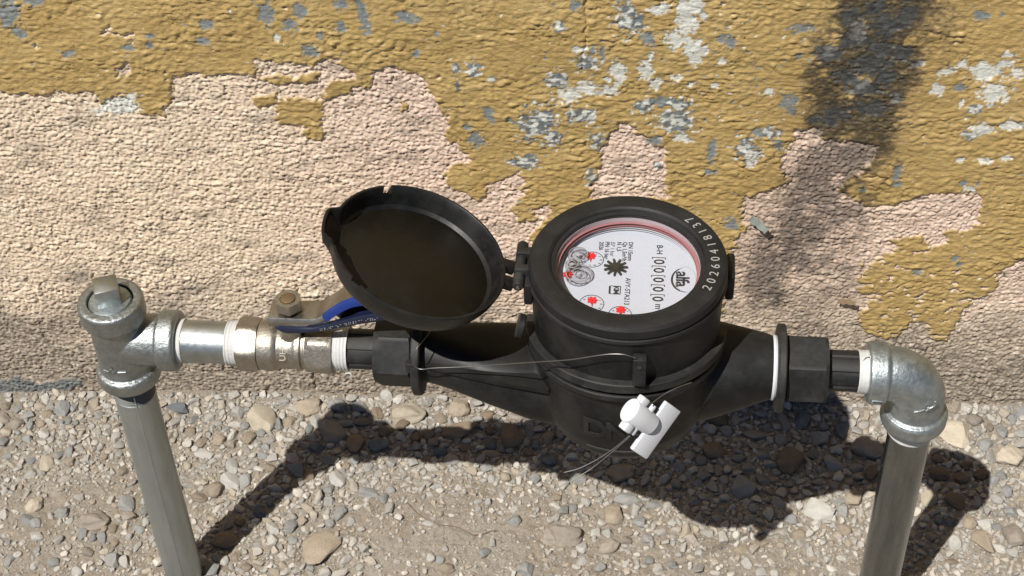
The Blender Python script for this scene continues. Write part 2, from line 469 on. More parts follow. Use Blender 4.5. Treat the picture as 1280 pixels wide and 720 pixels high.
STONES = """-3556 1280 74 69 t;-3472 1257 55 92 g;-3539 1163 83 115 p;-3442 1110 101 92 p;-3486 1045 74 69 c;-3388 1196 83 69 G;-3271 1282 55 69 W;-3273 1211 101 80 t;-3178 1246 92 126 G;-3112 1267 46 104 G;-3057 1296 46 58 t;-3122 1158 46 80 g;-3065 1134 37 46 g;-3293 1125 64 58 t;-3168 1137 46 46 g;-3353 1099 46 80 G;-3129 1044 51 63 W;-3486 967 64 92 g;-3336 982 83 80 G;-3419 909 64 69 p;-2929 1194 64 69 g;-2828 1198 55 69 W;-2752 952 74 69 W;-3175 809 92 138 C;-3052 894 55 80 g;-3110 866 64 69 g;-2820 870 37 52 t;-3280 823 74 58 G;-2677 749 64 69 t;-3258 720 83 69 W;-3437 859 64 46 g;-3155 464 101 138 c;-2902 543 64 58 W;-3324 396 64 80 W;-2763 360 193 150 p;-2815 261 64 92 G;-3170 350 92 80 G;-3110 323 74 80 g;-2975 404 83 92 g;-2909 350 46 69 W;-2597 479 101 126 G;-2569 393 92 69 p;-2489 445 55 69 g;-2463 367 55 58 w;-3081 229 92 69 w;-2945 205 55 69 W;-2692 229 64 92 G;-2640 297 55 69 t;-2605 203 55 69 t;-2746 133 74 69 p;-2597 70 101 115 G;-3203 57 64 92 g;-2940 52 83 69 g;-2788 -6 74 69 w;-2526 65 64 104 W;-2471 180 37 80 w;-2375 83 46 69 c;-2745 229 46 58 g;-2690 302 46 69 t;-2492 304 83 80 g;-1882 1178 184 196 C;-1879 1081 64 80 g;-1610 1292 175 138 t;-2047 1241 83 104 W;-2327 1176 64 69 G;-2171 1134 83 58 W;-2133 1006 83 104 t;-2210 902 138 69 W;-2014 810 74 138 W;-1945 1028 101 104 t;-1788 1148 74 115 G;-1716 1174 92 92 t;-1534 1174 110 80 W;-1429 1308 120 104 g;-1426 1092 166 184 P;-1259 1196 120 69 p;-1287 1308 120 80 g;-1276 1003 129 161 b;-1607 772 110 138 S;-1780 804 83 69 t;-1771 874 74 80 W;-1651 870 83 80 W;-1582 1116 55 80 g;-1547 1043 64 80 W;-2322 1069 64 80 t;-2235 985 74 80 t;-1994 1132 74 58 g;-1516 968 101 104 S;-1429 876 138 80 G;-1839 894 74 58 g;-1316 831 55 58 t;-1371 760 74 58 g;-1182 832 74 80 W;-1262 882 64 80 g;-2438 1251 156 92 S;-2086 613 129 126 t;-2000 679 129 115 W;-1920 691 83 126 G;-2171 562 101 69 t;-1953 243 175 126 b;-2003 43 92 115 G;-1939 100 55 69 w;-1875 137 55 92 t;-1801 63 74 69 t;-1687 327 74 104 W;-1584 346 92 92 g;-1557 250 64 58 g;-1391 200 230 288 t;-1350 717 110 104 W;-1303 457 83 115 g;-1235 408 55 69 w;-1356 380 64 58 g;-1149 620 129 80 G;-1376 541 83 69 G;-1813 426 64 69 g;-1727 520 64 69 S;-1776 436 92 92 S;-1895 370 74 69 b;-1657 639 74 58 p;-1626 560 64 58 g;-1533 727 83 80 b;-1399 645 74 80 G;-968 1271 230 161 c;-653 1315 156 150 t;-763 1232 92 92 t;-634 1126 248 115 b;-314 1089 156 196 B;-1104 1122 110 104 b;-1170 1263 83 104 b;-1122 1387 83 92 W;-669 1462 83 69 W;-806 1445 74 69 g;-486 1379 64 58 w;-287 1259 120 80 P;-197 1144 64 161 g;-469 1268 101 80 b;-389 1191 74 92 g;-451 1143 74 69 b;-904 1065 74 80 b;-831 1086 83 80 b;-1132 1003 138 104 S;-999 1174 92 80 b;-667 896 101 80 W;-746 958 92 80 S;-430 950 138 58 t;-906 873 64 80 W;-435 1031 83 92 S;-148 1026 74 104 S;-200 964 83 46 b;-74 898 110 92 S;-453 838 83 80 G;-590 991 83 58 b;-331 750 60 75 c;-111 814 64 46 t;-650 1056 55 46 g;-319 985 64 58 g;-364 998 46 58 g;-796 1029 74 80 p;-898 995 64 69 g;-86 1084 92 115 t;-254 667 83 46 c;-418 748 55 69 w;-156 747 74 80 G;-181 95 101 115 G;-262 426 83 80 G;-428 200 74 80 g;-37 348 101 161 p;-633 84 101 80 t;-736 147 55 58 w;-680 137 55 58 g;-1056 569 64 80 g;-749 695 74 58 W;-772 398 83 46 W;-1021 644 64 58 g;364 821 166 138 t;403 630 175 92 g;322 502 138 150 t;474 465 83 104 G;412 395 55 80 t;296 269 138 104 p;220 371 64 80 W;138 262 74 104 W;34 331 221 161 p;291 354 74 80 W;403 324 64 58 p;666 457 55 46 W;875 379 92 58 W;560 590 101 58 g;104 765 110 80 G;80 547 55 69 g;28 526 64 80 G;-22 617 74 58 t;524 332 74 69 g;806 419 46 46 c;140 165 74 80 W;247 112 74 69 g;532 178 64 58 g;660 135 64 69 g;823 226 64 69 W;969 1265 156 126 B;1015 1173 92 80 g;1195 1133 175 69 p;1374 1254 83 161 G;1489 1276 92 184 S;1580 1130 120 126 G;1344 1096 83 104 G;1723 1196 92 126 S;1618 1223 74 69 g;935 1009 166 126 b;1388 912 184 184 b;1229 970 101 92 g;855 943 83 80 g;1650 929 129 104 G;865 811 92 80 g;954 853 64 92 p;1095 715 156 161 G;1219 784 74 104 G;1370 759 74 58 g;1304 844 64 58 g;1282 794 64 58 p;1868 1053 212 172 p;1873 856 83 115 b;915 720 74 92 G;989 773 64 80 g;826 768 74 69 G;1083 945 92 58 g;1137 873 92 92 g;1488 1118 46 69 g;1273 1201 64 69 G;1229 1299 92 69 G;1537 1006 74 80 g;793 624 83 80 G;696 757 74 80 g;723 882 83 80 G;649 833 64 58 g;708 667 64 58 g;1149 557 64 69 g;1293 607 83 104 G;1365 484 92 80 G;1533 553 184 138 W;1664 646 101 46 G;1745 665 110 115 t;1675 565 74 92 G;1671 422 83 80 t;1404 379 83 80 t;1605 455 37 46 w;1485 647 64 46 t;1661 719 64 46 w;1096 176 74 80 W;1243 103 55 58 w;1170 110 74 69 W;1356 100 64 58 c;1064 256 92 58 t;1192 313 92 46 t;2401 1184 221 230 C;2544 1283 120 92 p;2636 1239 46 69 t;2704 1211 74 126 G;2776 1294 55 92 g;2585 1101 101 115 g;2556 1191 46 58 w;2711 1001 184 161 c;2278 858 129 104 b;2445 930 92 69 b;2402 832 110 92 b;2529 856 110 80 b;2279 969 74 69 b;2808 1194 83 69 W;2647 853 83 80 G;2186 665 110 138 C;2451 342 110 207 T;2399 482 92 104 t;2483 487 74 92 W;2296 341 83 126 W;2609 271 92 69 W;2655 730 83 92 g;2337 638 129 115 b;2225 492 74 69 S;2170 386 64 69 p;2288 482 74 69 S;2641 396 138 161 p;2358 318 46 80 W;2262 223 92 58 t;2655 585 83 92 G;2554 467 74 58 G"""
# ------------------------------------------------------------------ the wall (peeling paint over brushed render)
WALL_Y = 140.3


def axis_grid(lo, hi, step, far_lo, far_hi, grow=1.35):
    a = list(np.arange(lo, hi + 1e-6, step))
    s, x = step, a[-1]
    while x < far_hi:
        s *= grow; x = min(x + s, far_hi); a.append(x)
    s, x = step, a[0]; b = []
    while x > far_lo:
        s *= grow; x = max(x - s, far_lo); b.append(x)
    return np.array(b[::-1] + a, np.float32)


def poly_sd(px, py, poly):
    """signed distance (inside positive) of points to a polygon"""
    P = np.array(poly, np.float32)
    lo, hi = P.min(0) - 12, P.max(0) + 12
    out = np.full(px.shape, -12.0, np.float32)
    sel = (px > lo[0]) & (px < hi[0]) & (py > lo[1]) & (py < hi[1])
    x, y = px[sel], py[sel]
    d2 = np.full(x.shape, 1e9, np.float32); ins = np.zeros(x.shape, bool)
    for i in range(len(P)):
        ax, ay = P[i]; bx, by = P[(i + 1) % len(P)]
        ex, ey = bx - ax, by - ay
        t = np.clip(((x - ax) * ex + (y - ay) * ey) / (ex * ex + ey * ey + 1e-9), 0, 1)
        d2 = np.minimum(d2, (x - ax - t * ex) ** 2 + (y - ay - t * ey) ** 2)
        c = (ay > y) != (by > y)
        ins ^= c & (x < (bx - ax) * (y - ay) / (by - ay + 1e-9) + ax)
    out[sel] = np.where(ins, 1, -1) * np.sqrt(d2)
    return out


def grid_mesh(name, X, Y, Z, mat, cols):
    """height-field mesh from 2-D arrays in mm, with colour attributes"""
    nr, nc = X.shape
    co = np.stack([X, Y, Z], -1).reshape(-1, 3).astype(np.float32) * MM
    me = bpy.data.meshes.new(name)
    me.vertices.add(nr * nc); me.vertices.foreach_set('co', co.ravel())
    i = np.arange(nr * nc, dtype=np.int32).reshape(nr, nc)
    q = np.stack([i[:-1, :-1], i[:-1, 1:], i[1:, 1:], i[1:, :-1]], -1).reshape(-1, 4)
    me.loops.add(q.size); me.loops.foreach_set('vertex_index', q.ravel())
    me.polygons.add(len(q))
    me.polygons.foreach_set('loop_start', np.arange(0, q.size, 4, dtype=np.int32))
    me.polygons.foreach_set('use_smooth', np.ones(len(q), bool))
    me.update(calc_edges=True)
    for an, arr in cols.items():
        at = me.color_attributes.new(an, 'FLOAT_COLOR', 'POINT')
        at.data.foreach_set('color', np.stack(arr, -1).reshape(-1, 4).astype(np.float32).ravel())
    me.materials.append(mat)
    return me


def build_wall():
    xs = axis_grid(-385, 345, 0.64, -4000, 4000, 1.09)
    zs = axis_grid(-14, 330, 0.74, -60, 2600, 1.09)
    X, Z = np.meshgrid(xs, zs)
    # ragged domain for the paint edges
    wx = X + 0.9 * perlin(X / 1.5, Z / 1.2, 35) + 2.6 * perlin(X / 7, Z / 5, 31) + 1.6 * perlin(X / 2.6, Z / 1.9, 32)
    wz = Z + 2.0 * perlin(X / 7, Z / 5, 33) + 1.3 * perlin(X / 2.8, Z / 1.7, 34)
    bare = np.full(X.shape, -12.0, np.float32)
    for p in POLYS['bare']: bare = np.maximum(bare, poly_sd(wx, wz, p))
    foot = 150 + 60 * fbm(wx / 160, wz / 400, 36, 3) + 60 * sstep(-330, -420, X)
    left_top = 240 - 60 * sstep(-352, -600, X) + 45 * fbm(wx / 160, wz / 400, 36, 3) * sstep(-345, -420, X)
    bare = np.where(X < -338, np.maximum(bare, (left_top - wz) * 0.6), bare)
    bare = np.where(X > 268, np.maximum(bare, np.minimum(foot - 30 - wz, (X - 268) * 1.5)), bare)
    yel2 = np.full(X.shape, -12.0, np.float32)
    for p in POLYS['yel']: yel2 = np.maximum(yel2, poly_sd(wx, wz, p))
    # scattered crumbs of yellow left inside the bare zone and pin-holes in the yellow near its edge
    crumbs = fbm(X / 9, Z / 5, 41, 3) - 0.78 + np.clip(bare, 0, 40) * -0.03
    yel2 = np.maximum(yel2, np.where(bare > 0, crumbs * 4, -12))
    pin = fbm(X / 7, Z / 4, 44, 3) - 0.80 + np.clip(bare, -40, 0) * 0.02
    bare = np.maximum(bare, np.where(bare < 0, pin * 4, -12))
    worn = np.exp(-((X - 205) / 55) ** 2 - ((Z - 92) / 40) ** 2)
    bare = bare + worn * 7.0 * sstep(0.05, 0.75, fbm(X / 9, Z / 4.5, 46, 4)) * (bare > -9)
    yel = np.minimum(-bare, 12); yel = np.maximum(yel, yel2)       # >0 : ochre paint
    blue = np.full(X.shape, -1.0, np.float32); white = blue.copy(); grey = blue.copy()
    nb = 0.75 * perlin(X / 4.2, Z / 3.2, 51) + 0.62 * perlin(X / 1.8, Z / 1.5, 52) + 0.4 * perlin(X / 1.3, Z / 1.25, 54) + 0.3 * perlin(X / 10, Z / 7, 53)
    for ln in BLOBS.split(';'):
        cx, cz, rx, rz, t = ln.split(); cx, cz = float(cx), float(cz)
        kk = 1.35 if 120 < cx < 185 and cz > 205 else 1.05
        rx, rz = float(rx) * kk, float(rz) * kk
        i0, i1 = np.searchsorted(xs, [cx - 2.2 * rx, cx + 2.2 * rx]); j0, j1 = np.searchsorted(zs, [cz - 2.2 * rz, cz + 2.2 * rz])
        if i1 <= i0 or j1 <= j0: continue
        s = np.s_[j0:j1, i0:i1]
        v = 1 - np.sqrt(((X[s] - cx) / rx) ** 2 + ((Z[s] - cz) / rz) ** 2) + 0.72 * nb[s]
        tgt = {'b': blue, 'w': white, 'g': grey}[t]
        tgt[s] = np.maximum(tgt[s], v - 0.06)
        if t == 'g':                                       # grey patches hold white cores and blue bits
            white[s] = np.maximum(white[s], v * 0.7 + 1.3 * perlin(X[s] / 4, Z[s] / 2.6, 55) - 0.42)
            blue[s] = np.maximum(blue[s], v * 0.7 + 1.3 * perlin(X[s] / 6, Z[s] / 4, 57) - 0.5)
        if t == 'w': blue[s] = np.maximum(blue[s], v * 0.9 + 1.2 * perlin(X[s] / 4, Z[s] / 3, 56) - 0.62)
    for p in POLYS['white']: white = np.maximum(white, poly_sd(wx, wz, p) / 3 + 1.1 * nb)
    for p in POLYS['blue']: grey = np.maximum(grey, poly_sd(wx, wz, p) / 3 + 0.35 + 0.3 * nb)
    # tiny random chips all over the ochre
    dens = np.exp(-((X - 75) / 75) ** 2 - ((Z - 250) / 60) ** 2) + 0.8 * np.exp(-((X - 235) / 30) ** 2 - ((Z - 250) / 25) ** 2) + 0.25
    ch = fbm(X / 5.5, Z / 3.4, 61, 3)
    blue = np.maximum(blue, np.where(yel > 0, (ch - 1.02 + 0.20 * dens) * 3, -1))
    white = np.maximum(white, np.where(yel > 0, (fbm(X / 5, Z / 3.0, 66, 3) - 1.08 + 0.22 * dens) * 3, -1))
    # soot streak running down from the top
    cxs = np.interp(Z, [-20, 110, 165, 205, 250, 330], [110, 128, 146, 154, 160, 166])
    wid = np.interp(Z, [-20, 110, 165, 230, 330], [44, 42, 32, 29, 33])
    so = np.exp(-((X - cxs) / wid) ** 2 * 1.2) * np.interp(Z, [60, 120, 175, 230, 300, 600, 1200], [0.3, 0.85, 1.0, 1.4, 1.75, 1.3, 0.0])
    so = np.clip(so * (0.85 + 0.7 * fbm(X / 18, Z / 26, 71, 4) + 0.2 * perlin(X / 6, Z / 3, 75)) * 1.2, 0, 1)
    fine = 0.30 * perlin(X / 9, Z / 2.6, 91) + 0.34 * perlin(X / 3.2, Z / 1.7, 92) + 0.22 * perlin(X / 1.4, Z / 1.3, 93)
    na = 0.75 * perlin(X / 8.5, Z / 2.9, 95) + 0.5 * perlin(X / 3.3, Z / 1.7, 96) + 0.25 * perlin(X / 1.5, Z / 1.3, 97)
    hard = sstep(-0.06, 0.18, so * 1.2 - 0.62 + na * 0.8)
    so = np.clip(0.55 * so + fine * np.clip(so, 0, 0.5) + 0.45 * hard - 0.02, 0, 1)
    so = np.where(yel > 0, so, so * 0.85)
    e = 0.45
    Yl = sstep(-e, e, yel); Bl = 0.88 * sstep(-0.10, 0.10, blue); Wh = 0.95 * sstep(-0.08, 0.10, white); Gr = sstep(-0.05, 0.06, grey)
    under = np.maximum(np.maximum(Bl, Wh), Gr)
    # ---- relief, mm proud of the render
    rd = 1 - np.abs(perlin(X / 17 + 0.2 * perlin(X / 9, Z / 6, 3), Z / 4.6, 1)) * 2
    r2 = 1 - np.abs(perlin(X / 8.5, Z / 3.4, 2)) * 2
    r3 = perlin(X / 5.0, Z / 2.6, 4)
    r4 = perlin(X / 2.3, Z / 1.7, 5)
    big = fbm(X / 60, Z / 34, 6, 3)
    low = sstep(150, 60, Z + 0.16 * X + 14 * perlin(X / 40, Z / 30, 8))          # coarser, granular towards the foot
    strength = np.clip(0.62 + 0.85 * fbm(X / 46, Z / 19, 9, 3) + 0.45 * perlin(X / 10, Z / 5, 24), 0.10, 1.6)
    q1 = perlin(X / 24 + 0.5 * perlin(X / 14, Z / 7, 17), Z / 2.5 + 0.7 * perlin(X / 18, Z / 12, 18), 19)
    streak = np.clip(1 - np.abs(q1) * 2.6, -0.2, 1) * sstep(-0.25, 0.35, perlin(X / 13, Z / 5, 20))
    brush = 0.55 * streak + 0.50 * (0.30 * rd * (0.6 + 0.9 * perlin(X / 30, Z / 9, 15)) + 0.26 * r2 + 0.55 * r3) + 0.36 * perlin(X / 3.4, Z / 1.7, 16)
    gran = 0.55 * (np.abs(perlin(X / 6.0, Z / 4.0, 11)) * 2 - 0.5) + 0.55 * perlin(X / 2.1, Z / 1.6, 12) + 0.25 * perlin(X / 3.4, Z / 2.4, 22)
    h = strength * ((1 - low) * brush + low * (0.35 * rd + gran)) + 0.6 * big
    rough_b = 0.40 * r4 + 0.42 * perlin(X / 1.45, Z / 1.35, 13)
    am = np.clip(0.8 + 0.8 * fbm(X / 42, Z / 24, 25, 2), 0.2, 1.4)
    lump = am * (0.85 * (np.abs(perlin(X / 7.5, Z / 4.6, 14)) - 0.25) + 0.45 * (np.abs(perlin(X / 3.9, Z / 2.5, 26)) - 0.25)) + 0.10 * r4
    ck = perlin(X / 15 + 0.6 * perlin(X / 5, Z / 5, 27), Z / 7 + 0.6 * perlin(X / 5, Z / 4, 28), 29)
    lump = lump - 0.75 * np.exp(-(ck / 0.028) ** 2) * sstep(0.05, 0.5, perlin(X / 26, Z / 18, 30))
    Yc = Yl * (1 - under)
    h = h * (0.92 - 0.35 * under - 0.12 * Yc) + (1 - Yl) * rough_b * 1.25 + Yl * 0.42 + Yc * (0.28 + lump) + Gr * 0.5 + under * 0.12 * r4
    h += Yc * 0.34 * np.exp(-np.abs(yel) / 1.1) * sstep(-0.2, 0.4, perlin(X / 9, Z / 7, 94))
    h -= (1 - Yl) * 0.3 * np.exp(-((yel + 0.7) / 0.6) ** 2)                                     # curled lip of the paint film
    pits = sstep(0.62, 0.85, fbm(X / 4.2, Z / 2.6, 21, 2)) * (1 - Yl)
    h -= 1.0 * pits
    # cracks: a vertical one in the foot, one along the paint edge by the meter
    def crack(pts, w, d):
        nonlocal h
        z = np.array([q[1] for q in pts]); x = np.array([q[0] for q in pts])
        o = np.argsort(z)
        cx = np.interp(Z, z[o], x[o]) + 1.6 * perlin(Z / 5, X * 0, 77) + 0.8 * perlin(Z / 2, X * 0, 78)
        m = np.exp(-((X - cx) / w) ** 2) * (Z > z.min()) * (Z < z.max())
        h = h - d * m
    crack([(-158, 4), (-157, 24), (-161, 60), (-159, 96)], 0.8, 1.8)
    crack([(12, 255), (14, 300), (10, 330)], 0.6, 1.0)
    det = np.clip(1.15 / np.gradient(xs), 0, 1)[None, :] * np.clip(1.15 / np.gradient(zs), 0, 1)[:, None]   # relief the coarse outer grid can carry
    h = h * (0.06 + 0.94 * det)
    Yv = WALL_Y - 1.18 * h + 1.3
    pinkness = np.clip(sstep(-205, -60, X + 18 * perlin(X / 50, Z / 40, 81)) * sstep(45, 130, Z), 0, 1)
    dirt = np.clip(sstep(125, 22, Z + 26 * fbm(X / 40, Z / 24, 83, 3)) * 1.05 + 0.5 * sstep(0.25, 0.8, fbm(X / 30, Z / 13, 85, 4)) * (1 - Yl), 0, 1)
    grime = np.clip(np.exp(-((X - 118) / 40) ** 2 - ((Z - 132) / 48) ** 2) * 1.1 + 0.8 * np.exp(-((X - 168) / 16) ** 2 - ((Z - 102) / 14) ** 2)
                    + 1.6 * np.exp(-((X + 95) / 50) ** 2 - ((Z - 189) / 5) ** 2) * sstep(0.1, 0.5, perlin(X / 7, Z / 3, 87)), 0, 1) * (0.6 + 0.6 * perlin(X / 9, Z / 7, 88))
    me = grid_mesh('wall_face', X, Yv, Z, M['wall'], {
        'paint': (Yl, Bl, Wh, so), 'tone': (pinkness, dirt, np.clip(pits + grime * 0.7, 0, 1), Gr), 'outer': (1 - det, 0 * det, 0 * det, 0 * det + 1)})
    wall = bpy.data.objects.new('painted_wall', None)
    col.objects.link(wall); wall.location = (0, 0.2, 0)
    wall['label'] = 'rough rendered wall with ochre paint peeling off pink and grey layers'; wall['category'] = 'wall'
    f = bpy.data.objects.new('paint_face', me); col.objects.link(f); f.parent = wall
    f.location = (0, -0.2, 0)
    core = box(8000, 180, 2660, (0, WALL_Y + 6 + 90 + 4 - 200, 1270))
    c = bpy.data.objects.new('wall_core', make_mesh('wall_core', core, M['core'], 0)); col.objects.link(c); c.parent = wall
    return wall


def wall_material():
    m, nt, b = new_mat('peeling_paint_wall')
    A = nd(nt, 'ShaderNodeVertexColor', layer_name='paint'); T = nd(nt, 'ShaderNodeVertexColor', layer_name='tone')
    sa = nd(nt, 'ShaderNodeSeparateColor'); st = nd(nt, 'ShaderNodeSeparateColor')
    nt.links.new(A.outputs[0], sa.inputs[0]); nt.links.new(T.outputs[0], st.inputs[0])
    n1 = noise_n(nt, 28, 5, 0.65); n2 = noise_n(nt, 240, 4, 0.7); n3 = noise_n(nt, 700, 3, 0.6, mapscale=(0.5, 1, 1.2))
    beige = ramp(nt, n2, [(0.28, (0.37, 0.29, 0.21)), (0.5, (0.60, 0.48, 0.355)), (0.75, (0.70, 0.595, 0.465))])
    pink = ramp(nt, n2, [(0.28, (0.44, 0.32, 0.25)), (0.5, (0.58, 0.44, 0.35)), (0.75, (0.67, 0.54, 0.45))])
    base = mix(nt, st.outputs[0], beige, pink)
    n4 = noise_n(nt, 60, 6, 0.7, mapscale=(0.5, 1, 1.3))
    base = mix(nt, ramp(nt, n4, [(0.30, 0.5), (0.46, 0.0)]), base, (0.33, 0.255, 0.19))
    base = mix(nt, ramp(nt, n4, [(0.58, 0.0), (0.74, 0.45)]), base, (0.66, 0.60, 0.51))
    dirtc = ramp(nt, n2, [(0.34, (0.09, 0.072, 0.054)), (0.46, (0.215, 0.175, 0.135)), (0.58, (0.30, 0.25, 0.195)), (0.69, (0.50, 0.435, 0.36))])
    base = mix(nt, math_n(nt, 'MULTIPLY', st.outputs[1], 0.95), base, dirtc)
    base = mix(nt, math_n(nt, 'MULTIPLY', st.outputs[2], 0.75), base, (0.14, 0.11, 0.085))
    yel = ramp(nt, n1, [(0.3, (0.335, 0.228, 0.085)), (0.52, (0.375, 0.262, 0.103)), (0.72, (0.425, 0.308, 0.135))])
    yel = mix(nt, ramp(nt, n3, [(0.35, 0.30), (0.55, 0.0)]), yel, (0.22, 0.145, 0.055))
    c = mix(nt, sa.outputs[0], base, yel)
    gr = ramp(nt, n2, [(0.3, (0.085, 0.09, 0.088)), (0.7, (0.19, 0.19, 0.182))])
    c = mix(nt, math_n(nt, 'MULTIPLY', T.outputs[1], 1.0), c, gr)
    bl = ramp(nt, n2, [(0.3, (0.105, 0.135, 0.155)), (0.7, (0.205, 0.24, 0.25))])
    c = mix(nt, sa.outputs[1], c, bl)
    wh = ramp(nt, n2, [(0.3, (0.42, 0.42, 0.37)), (0.6, (0.60, 0.60, 0.55))])
    c = mix(nt, sa.outputs[2], c, wh)
    soot = ramp(nt, A.outputs[1], [(0.25, (0.13, 0.085, 0.045)), (0.6, (0.055, 0.046, 0.038)), (0.95, (0.022, 0.021, 0.02))])
    sf = math_n(nt, 'MULTIPLY', A.outputs[1], ramp(nt, n3, [(0.25, 1.0), (0.75, 0.72)]))
    c = mix(nt, sf, c, soot)
    nt.links.new(c, b.inputs['Base Color'])
    b.inputs['Roughness'].default_value = 0.62
    nt.links.new(ramp(nt, sa.outputs[0], [(0, 0.85), (1, 0.40)]), b.inputs['Roughness'])
    b.inputs['Specular IOR Level'].default_value = 0.35
    fa = nd(nt, 'ShaderNodeVertexColor', layer_name='outer'); sf2 = nd(nt, 'ShaderNodeSeparateColor')
    nt.links.new(fa.outputs[0], sf2.inputs[0])
    n5 = noise_n(nt, 130, 5, 0.65, mapscale=(0.55, 1, 1.4))
    hh = math_n(nt, 'ADD', math_n(nt, 'ADD', n3, n2), math_n(nt, 'MULTIPLY', math_n(nt, 'MULTIPLY', n5, sf2.outputs[0]), 9.0))
    bump(nt, b, hh, 0.00045)
    return m


def wall_material_far():
    m, nt, b = new_mat('render_core')
    nt.links.new(ramp(nt, noise_n(nt, 12, 5), [(0.3, (0.30, 0.25, 0.20)), (0.7, (0.42, 0.36, 0.29))]), b.inputs['Base Color'])
    b.inputs['Roughness'].default_value = 0.9
    return m


# ------------------------------------------------------------------ the ground: dirt sheet, gravel, stones
def ground_h(X, Y):
    h = 1.1 * fbm(X / 22, Y / 20, 101, 3) + 0.7 * perlin(X / 5, Y / 5, 103) + 0.5 * perlin(X / 2.4, Y / 2.4, 104)
    h = h + 2.2 * fbm(X / 95, Y / 80, 105, 2)
    h = h + (2.8 + 2.6 * perlin(X / 26, X * 0, 107)) * sstep(116, 141, Y) * sstep(-262, -225, X)
    return h - 1.5


def build_ground():
    xs = axis_grid(-370, 320, 0.85, -30000, 30000, 1.4)
    ys = axis_grid(-30, 150, 0.75, -30000, 200, 1.4)
    X, Y = np.meshgrid(xs, ys)
    h = ground_h(X, Y)
    edge = sstep(1500, 500, np.abs(X)) * sstep(-1500, -500, Y)
    me = grid_mesh('ground', X, Y, h * edge, M['dirt'], {})
    o = bpy.data.objects.new('ground', me); col.objects.link(o)
    o['kind'] = 'structure'
    return o


def dirt_material():
    m, nt, b = new_mat('dusty_dirt')
    n1 = noise_n(nt, 22, 5, 0.65); n2 = noise_n(nt, 420, 5, 0.75); n3 = noise_n(nt, 1300, 3, 0.7)
    c = ramp(nt, n1, [(0.3, (0.235, 0.195, 0.15)), (0.5, (0.28, 0.242, 0.196)), (0.72, (0.32, 0.288, 0.245))])
    c = mix(nt, ramp(nt, n2, [(0.36, 0.6), (0.5, 0.0)]), c, (0.165, 0.13, 0.095))
    c = mix(nt, ramp(nt, n3, [(0.60, 0.0), (0.68, 0.7)]), c, (0.45, 0.41, 0.35))
    nt.links.new(c, b.inputs['Base Color'])
    b.inputs['Roughness'].default_value = 0.95
    b.inputs['Specular IOR Level'].default_value = 0.2
    bump(nt, b, math_n(nt, 'ADD', n2, n3), 0.0012)
    return m


def ico(level):
    bm = bmesh.new(); bmesh.ops.create_icosphere(bm, subdivisions=level, radius=1)
    V = np.array([v.co[:] for v in bm.verts]); F = np.array([[v.index for v in f.verts] for f in bm.faces])
    bm.free(); return V, F


def stone_shape(level, angular, seed):
    """unit pebble: rounded blob or broken chunk with flat facets"""
    r = np.random.default_rng(seed)
    V, F = ico(level)
    V = V.copy()
    if angular:
        for _ in range(r.integers(9, 14)):
            n = r.normal(size=3); n /= np.linalg.norm(n); d = r.uniform(0.42, 0.82)
            s = V @ n - d
            V -= np.where(s > 0, s, 0)[:, None] * n[None] * 0.97
    else:
        for _ in range(7):
            n = r.normal(size=3); n /= np.linalg.norm(n); d = r.uniform(0.52, 0.86)
            s = V @ n - d
            V -= np.where(s > 0, s, 0)[:, None] * n[None] * 0.8
    for k in range(4):
        n = r.normal(size=3) * r.uniform(1.2, 4.0 + 2 * k); ph = r.uniform(0, 6.28)
        V *= (1 + (0.055 if not angular else 0.035) / (1 + 0.4 * k) * np.sin(V @ n + ph))[:, None]
    V -= (V.max(0) + V.min(0)) / 2
    V /= (V.max(0) - V.min(0)) / 2
    return V, F


STONE_COL = {
    't': ((0.235, 0.19, 0.14), (0.31, 0.26, 0.20)), 'g': ((0.20, 0.197, 0.187), (0.30, 0.295, 0.28)),
    'w': ((0.33, 0.315, 0.285), (0.43, 0.415, 0.38)), 'c': ((0.34, 0.29, 0.22), (0.45, 0.395, 0.31)),
    'b': ((0.16, 0.12, 0.085), (0.23, 0.175, 0.125)), 's': ((0.10, 0.11, 0.115), (0.17, 0.185, 0.195)),
    'p': ((0.22, 0.185, 0.15), (0.31, 0.27, 0.225))}


def stone_material(k):
    m, nt, b = new_mat('stone_' + {'t': 'tan', 'g': 'grey', 'w': 'light_grey', 'c': 'cream', 'b': 'brown', 's': 'slate', 'p': 'taupe'}[k])
    a, c = STONE_COL[k]
    oi = nd(nt, 'ShaderNodeObjectInfo')
    tc = nd(nt, 'ShaderNodeTexCoord')
    vm = nd(nt, 'ShaderNodeVectorMath', operation='ADD')
    nt.links.new(tc.outputs['Object'], vm.inputs[0]); nt.links.new(oi.outputs['Random'], vm.inputs[1])
    n = noise_n(nt, 1.6, 6, 0.7, vec=vm.outputs[0]); n2 = noise_n(nt, 9, 5, 0.75, vec=vm.outputs[0])
    cc = ramp(nt, n, [(0.3, a), (0.68, c)])
    cc = mix(nt, ramp(nt, n2, [(0.58, 0.0), (0.72, 0.55)]), cc, tuple(min(1, x * 1.35 + 0.05) for x in c))
    cc = mix(nt, ramp(nt, n2, [(0.30, 0.6), (0.42, 0.0)]), cc, tuple(x * 0.55 for x in a))
    hs = nd(nt, 'ShaderNodeHueSaturation')
    nt.links.new(math_n(nt, 'MULTIPLY_ADD', oi.outputs['Random'], 0.36), hs.inputs['Value']); nt.nodes[-1].inputs[2].default_value = 0.84
    nt.links.new(cc, hs.inputs['Color'])
    nt.links.new(hs.outputs[0], b.inputs['Base Color'])
    b.inputs['Roughness'].default_value = 0.9; b.inputs['Specular IOR Level'].default_value = 0.25
    bump(nt, b, n2, 0.0009)
    return m


